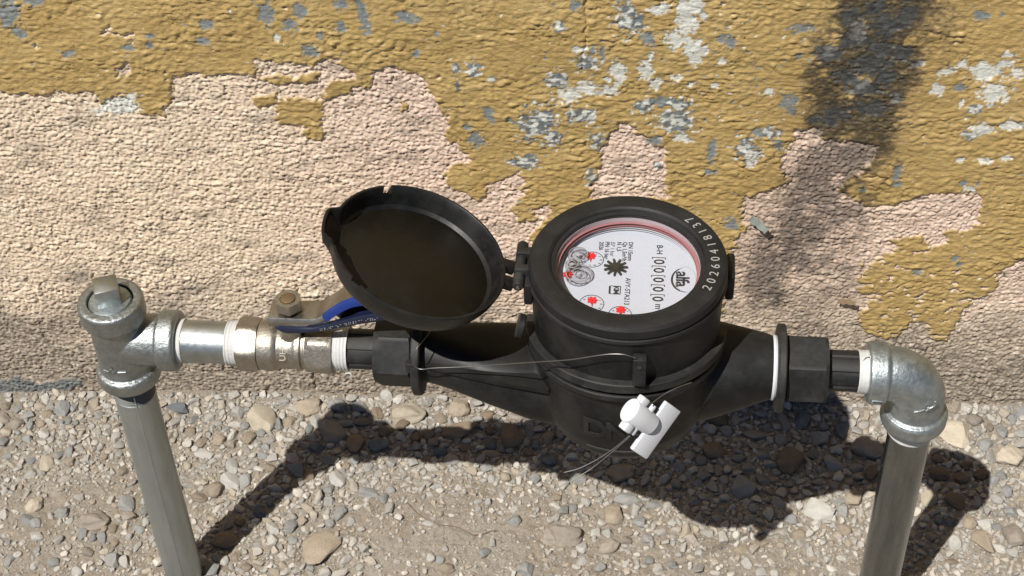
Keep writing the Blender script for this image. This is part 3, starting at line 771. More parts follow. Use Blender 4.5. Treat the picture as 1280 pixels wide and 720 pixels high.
def gravel_material():
    m, nt, b = new_mat('gravel_mix')
    vc = nd(nt, 'ShaderNodeVertexColor', layer_name='tint')
    n = noise_n(nt, 700, 5, 0.75)
    c = nd(nt, 'ShaderNodeHueSaturation')
    nt.links.new(vc.outputs[0], c.inputs['Color'])
    nt.links.new(ramp(nt, n, [(0.3, 0.78), (0.7, 1.2)]), c.inputs['Value'])
    nt.links.new(c.outputs[0], b.inputs['Base Color'])
    b.inputs['Roughness'].default_value = 0.9; b.inputs['Specular IOR Level'].default_value = 0.25
    bump(nt, b, n, 0.0005)
    return m


COLNAME = {'t': 'tan', 'g': 'grey', 'w': 'pale grey', 'c': 'cream', 'b': 'brown', 's': 'dark slate', 'p': 'taupe'}


def zone(x, y):
    """where a stone lies, in words"""
    if y > 96:
        n = 'by the wall'
        if x < -212: return n + ' near the tee'
        if x < -85: return n + ' behind the valve'
        if x < 70: return n + ' behind the meter'
        if x < 185: return n + ' behind the coupling'
        return n + ' beside the elbow'
    if x < -218: return 'left of the left riser' if y < 50 else 'beside the left riser top'
    if x > 178: return 'right of the right riser'
    if x < -105: return 'along the left riser shadow' if y < 62 else 'below the valve'
    if x < 8: return 'in front of the left arm' if y < 58 else 'below the left arm'
    if x < 105: return 'in front of the meter bowl' if y < 48 else 'below the meter bowl'
    return 'near the right riser' if y < 48 else 'below the right coupling'


def build_stones():
    shapes = {}
    for ang in (0, 1):
        for k in range(9):
            shapes[ang, k] = stone_shape(4 if k < 4 else 3, ang, 40 + k + 50 * ang)
    meshes = {}
    mats = {k: stone_material(k) for k in STONE_COL}
    rows = []
    for i, ln in enumerate(STONES.split(';')):
        a = ln.split(); x, y, w, d = [float(v) / 10 for v in a[:4]]; rows.append((x, y, w, d, a[4]))
    words = {}
    objs = []
    for i, (x, y, w, d, c) in enumerate(rows):
        ang = c.isupper(); k = c.lower()
        big = max(w, d) > 9
        sid = (int(ang), (i % 4) if big else 4 + i % 5)
        if (sid, k) not in meshes:
            V, F = shapes[sid]
            me = bpy.data.meshes.new('stone')
            me.from_pydata([tuple(v) for v in V], [], [tuple(int(q) for q in f) for f in F])
            me.polygons.foreach_set('use_smooth', [True] * len(F))
            if ang: me.set_sharp_from_angle(angle=R_(24))
            me.materials.append(mats[k]); meshes[sid, k] = me
        o = bpy.data.objects.new('stone', meshes[sid, k]); col.objects.link(o)
        hz = min(0.56 * min(w, d), 4.5 + 0.16 * (w + d))
        r = random.Random(i)
        if w > 20 and d > 20: hz = 4.0
        yaw = r.uniform(-0.35, 0.35) + (0 if r.random() < 0.5 else pi)
        gh = float(ground_h(np.array([x]), np.array([y]))[0])
        o.matrix_world = Matrix.Translation((x * MM, y * MM, (gh + hz * 0.12) * MM)) @ Matrix.Rotation(yaw, 4, 'Z') @ \
            Matrix.Rotation(r.uniform(-0.16, 0.16), 4, 'X') @ Matrix.Rotation(r.uniform(-0.16, 0.16), 4, 'Y') @ \
            Matrix.Diagonal((w / 2 * MM * 0.98, d / 2 * MM * 0.98, hz * 0.62 * MM, 1))
        size = 'large' if max(w, d) > 12.5 else ('medium' if max(w, d) > 8.2 else 'small')
        form = 'broken' if ang else ('long' if max(w, d) / min(w, d) > 1.75 else 'rounded')
        lab = '%s %s %s stone %s' % (size, COLNAME[k], form, zone(x, y))
        o['category'] = 'stone'; o['label'] = lab
        words.setdefault(lab, []).append(o); objs.append((x, y, w, d))
    for lab, os_ in words.items():
        g = lab.split(' stone ')
        n = len(os_); os_.sort(key=lambda o: o.location.x)
        for q, o in enumerate(os_):
            o['group'] = 'loose stones lying in the gravel'
            if n == 1: continue
            nth = ('leftmost' if q == 0 else 'rightmost' if q == n - 1 else
                   ('second', 'third', 'fourth', 'fifth', 'sixth', 'seventh', 'eighth', 'ninth', 'tenth', 'eleventh')[q - 1] + ' from left')
            o['label'] = '%s of the %s stones %s' % (nth, g[0], g[1])
    return objs


PAL = np.array([(0.28, 0.262, 0.235), (0.32, 0.30, 0.27), (0.37, 0.35, 0.32), (0.23, 0.22, 0.205), (0.31, 0.265, 0.21),
                (0.27, 0.22, 0.165), (0.43, 0.405, 0.365), (0.20, 0.205, 0.205), (0.34, 0.295, 0.24), (0.47, 0.43, 0.375)])


def scatter(name, n, sizes, level, reg, keep, palw, flat=(0.5, 0.85), sink=0.12, seed=1, occ=None, maxtry=8, ang=0.92):
    r = np.random.default_rng(seed)
    prot = [stone_shape(level, r.random() < ang, 500 + seed * 50 + k) for k in range(14)]
    nv = len(prot[0][0]); Fb = prot[0][1]
    x = r.uniform(reg[0], reg[1], n * maxtry); y = r.uniform(reg[2], reg[3], n * maxtry)
    ok = r.random(n * maxtry) < keep(x, y)
    x, y = x[ok], y[ok]
    s = sizes(r, len(x))
    px, py, ps = [], [], []
    cell = 4.0
    for i in np.argsort(-s[:n * 3]) if occ is not None else range(min(len(x), n)):
        if occ is not None:
            ci, cj = int(x[i] // cell), int(y[i] // cell); bad = False
            rr = s[i] * 0.5
            for a in range(ci - 3, ci + 4):
                for b in range(cj - 3, cj + 4):
                    for (qx, qy, qa, qb) in occ.get((a, b), ()):
                        if ((x[i] - qx) / (qa + rr * 0.72)) ** 2 + ((y[i] - qy) / (qb + rr * 0.72)) ** 2 < 1: bad = True; break
                    if bad: break
                if bad: break
            if bad: continue
            occ.setdefault((ci, cj), []).append((x[i], y[i], rr * 0.9, rr * 0.9))
        px.append(x[i]); py.append(y[i]); ps.append(s[i])
        if len(px) >= n: break
    N = len(px)
    px, py, ps = map(np.array, (px, py, ps))
    gh = ground_h(px, py)
    VV = np.zeros((N, nv, 3), np.float32)
    idx = r.integers(0, 14, N)
    yaw = r.uniform(0, 2 * pi, N); el = r.uniform(0.7, 1.35, N); fl = r.uniform(*flat, N)
    P = np.stack([p[0] for p in prot])[idx]
    P = P * np.stack([el, 1 / el, fl], -1)[:, None, :] * (ps / 2)[:, None, None]
    tx, ty = r.normal(0, 0.28, N), r.normal(0, 0.28, N)
    # tilt, then yaw
    zy = P[..., 1] * np.cos(tx)[:, None] - P[..., 2] * np.sin(tx)[:, None]; zz = P[..., 1] * np.sin(tx)[:, None] + P[..., 2] * np.cos(tx)[:, None]
    P[..., 1], P[..., 2] = zy, zz
    zx = P[..., 0] * np.cos(ty)[:, None] + P[..., 2] * np.sin(ty)[:, None]; zz = -P[..., 0] * np.sin(ty)[:, None] + P[..., 2] * np.cos(ty)[:, None]
    P[..., 0], P[..., 2] = zx, zz
    VV[..., 0] = P[..., 0] * np.cos(yaw)[:, None] - P[..., 1] * np.sin(yaw)[:, None] + px[:, None]
    VV[..., 1] = P[..., 0] * np.sin(yaw)[:, None] + P[..., 1] * np.cos(yaw)[:, None] + py[:, None]
    VV[..., 2] = P[..., 2] + (gh + ps * fl * sink)[:, None]
    pm = np.array((0.305, 0.278, 0.24))
    c = (pm + (PAL[r.choice(len(PAL), N, p=palw)] - pm) * 0.72) * r.uniform(0.86, 1.14, (N, 1)) * np.array([1, 1, 1])
    me = bpy.data.meshes.new(name)
    me.vertices.add(N * nv); me.vertices.foreach_set('co', (VV.reshape(-1, 3) * MM).ravel())
    Fa = (Fb[None] + (np.arange(N) * nv)[:, None, None]).reshape(-1, 3).astype(np.int32)
    me.loops.add(Fa.size); me.loops.foreach_set('vertex_index', Fa.ravel())
    me.polygons.add(len(Fa)); me.polygons.foreach_set('loop_start', np.arange(0, Fa.size, 3, dtype=np.int32))
    me.polygons.foreach_set('use_smooth', np.zeros(len(Fa), bool))
    me.update(calc_edges=True)
    at = me.color_attributes.new('tint', 'FLOAT_COLOR', 'POINT')
    cc = np.repeat(np.concatenate([c, np.ones((N, 1))], 1)[:, None], nv, 1)
    at.data.foreach_set('color', cc.reshape(-1).astype(np.float32))
    me.materials.append(M['gravel'])
    o = bpy.data.objects.new(name, me); col.objects.link(o)
    o['kind'] = 'stuff'
    return o


def gravel_density(x, y):
    """1 where stones lie thick, low where bare dirt shows"""
    d = 0.35 + 0.65 * sstep(45, 85, y + 10 * perlin(x / 40, y / 40, 120))
    d = np.maximum(d, 0.85 * sstep(-225, -200, x) * sstep(-95, -140, x + 0.6 * (y - 40)))
    d = np.maximum(d, 0.9 * sstep(20, 70, x + 12 * perlin(x / 30, y / 30, 121)) * sstep(20, 45, y))
    d = np.maximum(d, 0.7 * sstep(150, 185, x))
    bare = 1.1 * np.exp(-((x + 52) / 78) ** 2 - ((y - 24) / 40) ** 2) + 0.85 * np.exp(-((x + 292) / 48) ** 2 - ((y - 55) / 40) ** 2) + 0.6 * np.exp(-((x - 150) / 40) ** 2 - ((y - 8) / 18) ** 2)
    d = d * (1 - 0.93 * np.clip(bare, 0, 1))
    return np.clip(d + 0.22 * perlin(x / 18, y / 18, 122), 0.02, 1) * sstep(-480, -150, y - 0 * x) * sstep(700, 400, np.abs(x))


def build_gravel(stones):
    occ = {}
    for (x, y, w, d) in stones:
        occ.setdefault((int(x // 4), int(y // 4)), []).append((x, y, w / 2 * 0.92, d / 2 * 0.92))
    big = lambda r, n: 2.2 + 2.9 * r.random(n) ** 2.4
    sm = lambda r, n: 1.3 + 1.3 * r.random(n) ** 1.5
    ti = lambda r, n: 0.55 + 0.7 * r.random(n) ** 2
    pw = np.array([18, 18, 16, 9, 10, 8, 8, 4, 7, 6.0]); pw /= pw.sum()
    vis = (-345, 290, -28, 139)
    pw3 = np.array([14, 12, 8, 9, 16, 16, 4, 4, 14, 3.0]); pw3 /= pw3.sum()
    mid = lambda r, n: 4.2 + 3.6 * r.random(n) ** 1.8
    dm = lambda x, y: np.clip(sstep(-20, 40, x) * sstep(28, 52, y) + 0.8 * sstep(88, 108, y) + 0.7 * sstep(-205, -190, x) * sstep(-100, -130, x) + 0.25, 0, 1) * gravel_density(x, y)
    scatter('coarse_gravel', 600, mid, 2, vis, dm, pw, seed=7, occ=occ, maxtry=9)
    scatter('gravel_stones', 5600, big, 2, vis, lambda x, y: gravel_density(x, y), pw, seed=2, occ=occ, maxtry=7)
    scatter('gravel_chips', 7000, sm, 1, vis, lambda x, y: 0.14 + 0.86 * gravel_density(x, y), pw3, seed=3, sink=0.12)
    pw2 = np.array([12, 14, 10, 5, 16, 18, 6, 2, 15, 5.0]); pw2 /= pw2.sum()
    scatter('gravel_grit', 26000, ti, 1, vis, lambda x, y: 0.6 + 0.4 * gravel_density(x, y), pw2, seed=4, sink=0.2)
    # coarser scatter carries the gravel on outside the frame
    out = lambda x, y: gravel_density(x, y) * ((x < -345) | (x > 290) | (y < -28))
    scatter('outlying_gravel', 5200, big, 1, (-700, 700, -480, 139), out, pw, seed=5, maxtry=4)
# ------------------------------------------------------------------ plumbing
def zc(prof, c=(0, 0, 0), seg=48, **k): return move(rev(prof, seg, **k), c)
def xc(prof, s=0, seg=48, y=0, z=0, **k): return move(rev(prof, seg, **k), (s, y, z), RX)


def tape_wrap(s0, s1, r, seed=0, axis='x', c=(0, 0, 0)):
    """windings of thread tape: a slightly uneven ribbed sleeve"""
    rr = random.Random(seed); n = max(4, int((s1 - s0) / 0.55)); prof = [(r - 1.2, s0)]
    for i in range(n + 1):
        prof.append((r + (0.25 if i % 3 == 1 else 0.0) + rr.uniform(-0.1, 0.1), s0 + (s1 - s0) * i / n))
    prof.append((r - 1.2, s1))
    def shp(a, q): return q + 0.10 * sin(3 * a + seed) + 0.06 * sin(7 * a + 2 * seed)
    g = rev(prof, 56, shp)
    return move(g, c, RX) if axis == 'x' else move(g, c)


def build_risers():
    Rp = 10.65
    t = thing('riser_pipe', 'dull grey steel riser pipe standing under the plugged tee at left', 'pipe', (0, 0, -194), 'galvanized riser pipes')
    part('pipe', zc([(9.2, -38.5), (Rp, -40.2), (Rp, -225)], seg=64), M['galv'], t)
    thr = [(Rp - 0.9, -24.0)]
    for i in range(12): thr += [(Rp + 0.1, -25.0 - i * 1.3), (Rp - 0.5, -25.65 - i * 1.3)]
    thr.append((Rp - 0.9, -40.6))
    part('thread', zc(thr, seg=64), M['thread'], t, 20)
    part('weld_seam', box(0.7, 0.3, 150, (3.4, -Rp * 0.945, -108), 0.1), M['galv'], t)
    e = thing('riser_pipe', 'shiny darkened steel riser pipe standing under the elbow at right', 'pipe', (393, 0, -194), 'galvanized riser pipes')
    part('pipe', zc([(9.2, -30), (Rp, -31.5), (Rp, -225)], (393, 0, 0), seg=64), M['galv2'], e)
    part('thread_tape', tape_wrap(-41.0, -29.5, Rp + 0.25, 5, 'z', (393, 0, 0)), M['tape'], e, 60)


def collar(r, z0, z1, b=1.2):
    return [(r - b * 1.6, z0), (r - b * 0.3, z0 + b * 0.15), (r, z0 + b), (r, z1 - b), (r - b * 0.4, z1 - b * 0.2), (r - b * 1.2, z1)]


def build_tee():
    t = thing('pipe_tee', 'grey cast tee fitting closed on top by a square headed plug', 'pipe fitting', (0, 0, -27))
    body = join(zc([(0, -24), (13.2, -24), (13.4, -8), (13.4, 12), (13.8, 22), (0, 22)], seg=48, cap=False),
                xc([(0, 0), (13.2, 0), (13.0, 24), (0, 24)], 0, cap=False),
                zc(collar(16.2, 15.5, 27, 1.6) + [(11.3, 27.0), (11.3, 20), (0, 20)], seg=64, cap=False),
                zc(collar(16.0, -27.5, -18.5, 1.8), seg=64), xc(collar(15.4, 21, 30.5, 1.6), 0, 64))
    g = remesh(body, 0.5, 3)
    part('tee_body', g, M['castd'], t, 40)
    p = part('plug', zc([(9.8, 20), (10.7, 21.0), (10.7, 25.5), (9.9, 26.6), (0, 26.8)], seg=48), M['cast'], t)
    part('square_head', move(join(box(11.8, 11.8, 11.0, (0, 0, 31.5), 0.8)), (-0.6, 0.5, 0), Matrix.Rotation(R_(22), 3, 'Z')), M['zinc'], p, 30)
    mk = join(move(tube([(-3.5, 0, 0.4), (-1.0, 0, -0.6)], 0.5, 8), (-3.5, -13.2, -10.2)), tube([(-3.6, -13.3, -9.6), (-2.6, -13.4, -8.4), (-2.2, -13.4, -9.8)], 0.5, 8),
              tube([(-2.6, -13.4, -11.4), (-1.3, -13.5, -9.7)], 0.5, 8), tube([(0.2, -13.5, -10.9), (4.2, -13.0, -10.9)], 0.55, 8))
    part('casting_mark', mk, M['cast'], t, 60)


def build_nipple():
    Rp = 10.65
    t = thing('pipe_nipple', 'short shiny steel pipe piece between the tee and the ball valve', 'pipe', (45, 0, -11))
    part('pipe', xc([(9.6, 22), (Rp, 30), (Rp, 57.5), (9.8, 64)], 0, 64), M['zinc'], t)
    part('thread_tape', tape_wrap(28.5, 33.4, Rp + 0.35, 1), M['tape'], t, 60, 'white thread tape at the tee end')
    part('thread_tape', tape_wrap(55.0, 61.6, Rp + 0.45, 2), M['tape'], t, 60, 'white thread tape at the valve end')


def build_valve():
    t = thing('ball_valve', 'small nickel ball valve with a blue sleeved lever handle', 'valve', (84, 0, -13))
    h1 = xc([(11.0, 60.4), (12.9, 60.8), (13.6, 62.2), (13.6, 69.0), (12.9, 71.2), (11.0, 71.6)], 0, 96, shape=hexs(12.2, R_(40)))
    part('hex_end', h1, M['nickel'], t, 28)
    h2 = xc([(11.0, 95.0), (12.6, 95.5), (13.9, 97.4), (13.9, 106.4), (13.2, 108.4), (11.0, 108.8)], 0, 96, shape=hexs(12.5, R_(8)))
    part('hex_end', h2, M['nickel'], t, 28)
    body = xc([(11.2, 71), (12.3, 71.6), (12.7, 73), (12.8, 78.5), (12.2, 80.2), (11.4, 81.2), (11.2, 84), (11.3, 88), (11.6, 89.5), (12.2, 90.4),
               (12.2, 92.6), (11.0, 93.4), (11.0, 94.4), (12.4, 95.0), (12.4, 95.8)], 0, 72)
    b = part('valve_body', body, M['nickel'], t, 30)
    tx = move(text_geo('UHRD', 4.3, 0.14, spacing=1.05, bold=0.02), (85.0, -8.75, 6.9),
              Matrix(((0, -1, 0), (0.72, 0, -0.694), (0.694, 0, 0.72))))
    part('embossed_letters', tx, M['embs'], b, 0)
    part('stem_neck', zc([(6.6, 8), (6.6, 15.5), (5.8, 16.6), (5.8, 22.5), (0, 22.5)], (88, 0, 0), 40, cap=False), M['nickel'], t)
    n = part('stem_nut', zc([(5.6, 26.6), (6.9, 26.8), (7.1, 27.5), (7.1, 31.2), (6.2, 32.2), (3.9, 32.2), (3.9, 31.6)], (88.6, 0.5, 0), 72, shape=hexs(5.9, R_(12))), M['nickel'], t, 28)
    part('stem_tip', zc([(3.5, 28), (3.5, 32.5), (2.9, 32.8), (0, 32.8)], (88.6, 0.5, 0), 32, cap=False), M['brass'], n)
    # lever: pressed sheet, flat round the stem, cranked up towards the meter
    path = [(79, 23.6), (84, 23.8), (96, 23.8), (102, 24.2), (106.5, 26.5), (111, 31.0), (117, 36.0), (124, 39.5), (140, 42.5), (166, 45.0)]
    c = catmull([(x, 0, z) for x, z in path], 6)
    V, F = [], []
    prof = [(-8.0, -4.4), (-8.4, -3.2), (-8.3, -0.6), (-7.2, 0.7), (0, 1.0), (7.2, 0.7), (8.2, -0.6), (8.2, -3.0)]
    prof2 = [(8.2 - 1.2, -3.0), (7.0, -1.2), (6.4, -0.6), (0, -0.5), (-6.4, -0.6), (-7.0, -1.4), (-7.2, -3.2), (-7.2, -4.4)]
    ring = prof + prof2
    for i, q in enumerate(c):
        tt = (Vector(c[min(i + 1, len(c) - 1)]) - Vector(c[max(i - 1, 0)])).normalized(); up = Vector((-tt.z, 0, tt.x))
        w = 0.88 - 0.14 * sstep(0.3, 0.6, np.float64(i / len(c)))
        for (yy, zz) in ring:
            k = 0.35 if 0.25 < i / len(c) < 0.45 else 1.0
            P = Vector(q) + up * (zz if zz > -0.7 else -0.7 + (zz + 0.7) * (0.55 if i / len(c) > 0.25 else 1.0)); V.append((P.x, yy * w + 1.0, P.z))
    m = len(ring)
    for i in range(len(c) - 1):
        for j in range(m): F.append((i * m + j, i * m + (j + 1) % m, (i + 1) * m + (j + 1) % m, (i + 1) * m + j))
    F.append(tuple(range(m))); F.append(tuple(range((len(c) - 1) * m, len(c) * m)))
    lv = part('lever_handle', (V, F), M['steel'], t, 40)
    # vinyl sleeve: C-shaped channel open towards the front
    cs = catmull([(107.5, 1, 27.5), (111.5, 1, 31.4), (117, 1, 36), (124, 1, 39.5), (140, 1, 42.5), (168, 1, 45.0)], 6)
    outer = [(-6.4, 1.8), (-8.6, 1.5), (-9.4, 0.3), (-9.6, -1.6)]
    inner = [(-8.9, -1.6), (-8.6, -0.1), (-8.0, 0.9), (-6.4, 1.1)]
    ring = outer + inner; V, F = [], []; m = len(ring)
    for i, q in enumerate(cs):
        tt = (Vector(cs[min(i + 1, len(cs) - 1)]) - Vector(cs[max(i - 1, 0)])).normalized(); up = Vector((-tt.z, 0, tt.x))
        for (yy, zz) in ring:
            P = Vector(q) + up * zz; V.append((P.x, P.y + yy, P.z))
    for i in range(len(cs) - 1):
        for j in range(m): F.append((i * m + j, i * m + (j + 1) % m, (i + 1) * m + (j + 1) % m, (i + 1) * m + j))
    F.append(tuple(range(m))); F.append(tuple(range((len(cs) - 1) * m, len(cs) * m)))
    sl = part('grip_sleeve', (V, F), M['blue'], lv, 40)
    V, F = [], []
    for i, q in enumerate(cs):
        tt = (Vector(cs[min(i + 1, len(cs) - 1)]) - Vector(cs[max(i - 1, 0)])).normalized(); up = Vector((-tt.z, 0, tt.x))
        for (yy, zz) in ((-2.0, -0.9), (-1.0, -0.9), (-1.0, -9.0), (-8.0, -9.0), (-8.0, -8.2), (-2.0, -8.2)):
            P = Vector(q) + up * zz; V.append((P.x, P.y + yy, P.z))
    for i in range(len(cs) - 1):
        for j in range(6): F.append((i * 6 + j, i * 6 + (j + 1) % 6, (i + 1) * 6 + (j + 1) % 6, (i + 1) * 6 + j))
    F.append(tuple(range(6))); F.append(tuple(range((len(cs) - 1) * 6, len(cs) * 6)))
    part('sleeve_shade_web', (V, F), M['blue_shaded'], sl, 40)  # near-black web added to paint the shaded gap under the lever
    # lower lip of the sleeve showing beneath the lever, with tiny worn print
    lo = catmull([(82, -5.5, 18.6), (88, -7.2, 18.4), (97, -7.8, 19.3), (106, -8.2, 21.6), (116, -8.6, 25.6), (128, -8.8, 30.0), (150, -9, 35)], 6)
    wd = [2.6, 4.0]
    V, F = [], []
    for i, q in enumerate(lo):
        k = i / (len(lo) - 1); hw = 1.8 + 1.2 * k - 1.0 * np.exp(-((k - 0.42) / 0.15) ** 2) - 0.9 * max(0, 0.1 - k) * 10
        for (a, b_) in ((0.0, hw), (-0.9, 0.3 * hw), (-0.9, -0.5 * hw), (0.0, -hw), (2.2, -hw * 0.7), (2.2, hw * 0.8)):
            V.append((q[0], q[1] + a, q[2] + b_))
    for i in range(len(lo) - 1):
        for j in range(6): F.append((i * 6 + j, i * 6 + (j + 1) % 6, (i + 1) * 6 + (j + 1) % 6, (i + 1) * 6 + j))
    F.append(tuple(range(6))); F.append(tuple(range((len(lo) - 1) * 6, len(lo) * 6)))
    part('sleeve_lip', (V, F), M['blue_shaded'], lv, 50)
    marks = []; r = random.Random(3)
    x = 105.0
    while x < 134:
        w = r.choice((0.5, 0.7, 0.9)); zz = float(np.interp(x, [97, 106, 116, 128, 150], [19.3, 21.6, 25.6, 30.0, 35])); sl_ = float(np.interp(x, [97, 106, 116, 150], [0.25, 0.32, 0.4, 0.35]))
        yy = float(np.interp(x, [97, 106, 116, 128, 150], [-8.72, -9.15, -9.55, -9.75, -9.95]))
        for row in (0.55, -0.4):
            if r.random() < 0.85: marks.append(move(box(w * 0.75, 0.12, r.choice((0.3, 0.5)), (0, 0, 0)), (x, yy, zz + row + 0.2), Matrix.Rotation(-sl_, 3, 'Y')))
        x += w + 0.35 + (0.6 if r.random() < 0.2 else 0)
    part('worn_print', join(*marks), M['grey'], lv, 0)


def build_coupling(sgn):
    """plastic union: ribbed tailpiece, hexagonal nut with collar, thread tape"""
    if sgn < 0:
        t = thing('union_coupling', 'black plastic union nut and tailpiece between the ball valve and the meter', 'coupling', (138, 0, -19), 'plastic unions at both ends of the meter')
        s0, s1, n0, n1, f0, f1, rot = 115, 131, 129.2, 147.5, 148.6, 153.2, R_(55)
    else:
        t = thing('union_coupling', 'black plastic union nut and tailpiece between the meter and the elbow', 'coupling', (338, 0, -19), 'plastic unions at both ends of the meter')
        s0, s1, n0, n1, f0, f1, rot = 347, 366, 328.6, 348.0, 323.6, 327.6, R_(14)
    ribs = lambda a, r: r - (0.55 if (a * 8 / (2 * pi)) % 1 < 0.18 else 0.0)
    part('tailpiece', xc([(9.2, s0), (10.0, s0 + .2), (10.0, s1), (9.2, s1)], 0, 96, shape=ribs), M['nut'], t, 30)
    ap = 15.6
    if sgn < 0: pr = [(11.5, n0), (15.9, n0 + 0.3), (17.9, n0 + 3.2), (18.1, n0 + 5), (18.1, n1 - .5), (17.2, n1)]
    else: pr = [(17.4, n0), (18.3, n0 + .5), (18.3, n1 - 4), (17.6, n1 - 2.0), (15.9, n1 - .3), (11.5, n1)]
    nut = part('union_nut', xc(pr, 0, 120, shape=hexs(ap, rot)), M['nut'], t, 24)
    part('nut_flange', xc([(14.5, f0), (20.9, f0 + .1), (21.5, f0 + .7), (21.5, f1 - .7), (20.9, f1 - .1), (14.5, f1)], 0, 96), M['nut'], t)
    part('nut_neck', xc([(14.9, min(n1, f1) - 2), (14.9, max(n0, f0) + 2)], 0, 64), M['nut'], t)
    if sgn < 0:
        part('thread_tape', tape_wrap(108.4, 115.8, 11.0, 3), M['tape'], t, 60)
        part('tape_tail', tube(catmull([(114.4, -9.5, -8.0), (116.8, -10.2, -6.9), (117.6, -10.6, -8.2), (117.2, -10.4, -9.6)], 6), 0.35, 8), M['tape'], t)
        part('wire_lug', move(box(5.0, 4.5, 6.0, (0, 0, 0), 0.9), (149.0, -17.2, 7.5)), M['nut'], nut)
    else:
        part('thread_tape', tape_wrap(362.5, 369.0, 10.5, 4), M['tape'], t, 60)
        part('tape_tail', tube(catmull([(363.5, -3, 9.8), (365.0, -2, 12.6), (367.0, -2.2, 12.8), (367.6, -4, 11.5)], 6), 0.3, 8), M['tape'], t)
        g = xc([(12, 321.4), (15.6, 321.6), (16.0, 322.6), (15.6, 323.5), (12, 323.6)], 0, 64)
        part('gasket', g, M['white'], t, label='white gasket ring between meter arm and flange')


def build_elbow():
    t = thing('pipe_elbow', 'shiny cast steel elbow turning down onto the right riser', 'pipe fitting', (393, 0, -33))
    arc = [(366 + 2, 0, 0), (374, 0, 0)] + [(376 + 17 * sin(a), 0, -17 + 17 * cos(a)) for a in np.linspace(0, pi / 2, 12)] + [(393, 0, -30)]
    g = join(tube(arc, 13.4, 40), xc(collar(15.0, 367.2, 376.5, 1.3), 0, 64), zc(collar(16.2, -32.5, -23.0, 2.2), (393, 0, 0), 64))
    part('elbow_body', remesh(g, 0.5, 2), M['cast'], t, 40)
    ribs = []
    for k in range(6):
        a = R_(200 + 9 * k)
        ribs.append(move(box(5.5, 0.9, 0.9, (0, 0, 0), 0.3), (371.8, 15.1 * cos(a), 15.1 * sin(a))))
    part('collar_rib', join(*ribs), M['cast'], t, 40)
    mk = join(tube(catmull([(390.0, -13.4, -12.4), (392.5, -13.8, -11.2), (394.5, -13.9, -9.6)], 4), 0.55, 8), tube(catmull([(395.2, -13.9, -10.6), (396.6, -13.6, -9.2), (398.5, -13.2, -8.0), (399.5, -12.9, -6.2), (398.8, -12.9, -4.9)], 4), 0.55, 8),
              tube([(396.0, -13.7, -8.4), (397.2, -13.4, -10.4)], 0.5, 8))
    part('casting_mark', mk, M['cast'], t, 60)


# ------------------------------------------------------------------ the meter
MX, MY = 251.2, -1.7
BOWL = [(0, -42.5), (15, -41.8), (26, -38), (33, -32), (38, -25), (41.3, -15), (42.6, -4), (43, 6), (43, 24)]


def bowl_r(z):
    return float(np.interp(z, [q[1] for q in BOWL], [q[0] for q in BOWL]))


def sup(w, h, n, s, cy, cz, k=40):
    """super-ellipse section at x=s"""
    out = []
    for i in range(k):
        a = 2 * pi * i / k
        ca, sa = cos(a), sin(a)
        out.append((s, cy + w * math.copysign(abs(ca) ** (2 / n), ca), cz + h * math.copysign(abs(sa) ** (2 / n), sa)))
    return out


def loft(secs):
    m = len(secs[0]); V = [p for s in secs for p in s]; F = []
    for i in range(len(secs) - 1):
        for j in range(m): F.append((i * m + j, i * m + (j + 1) % m, (i + 1) * m + (j + 1) % m, (i + 1) * m + j))
    F.append(tuple(range(m))); F.append(tuple(range((len(secs) - 1) * m, len(secs) * m)))
    return V, F


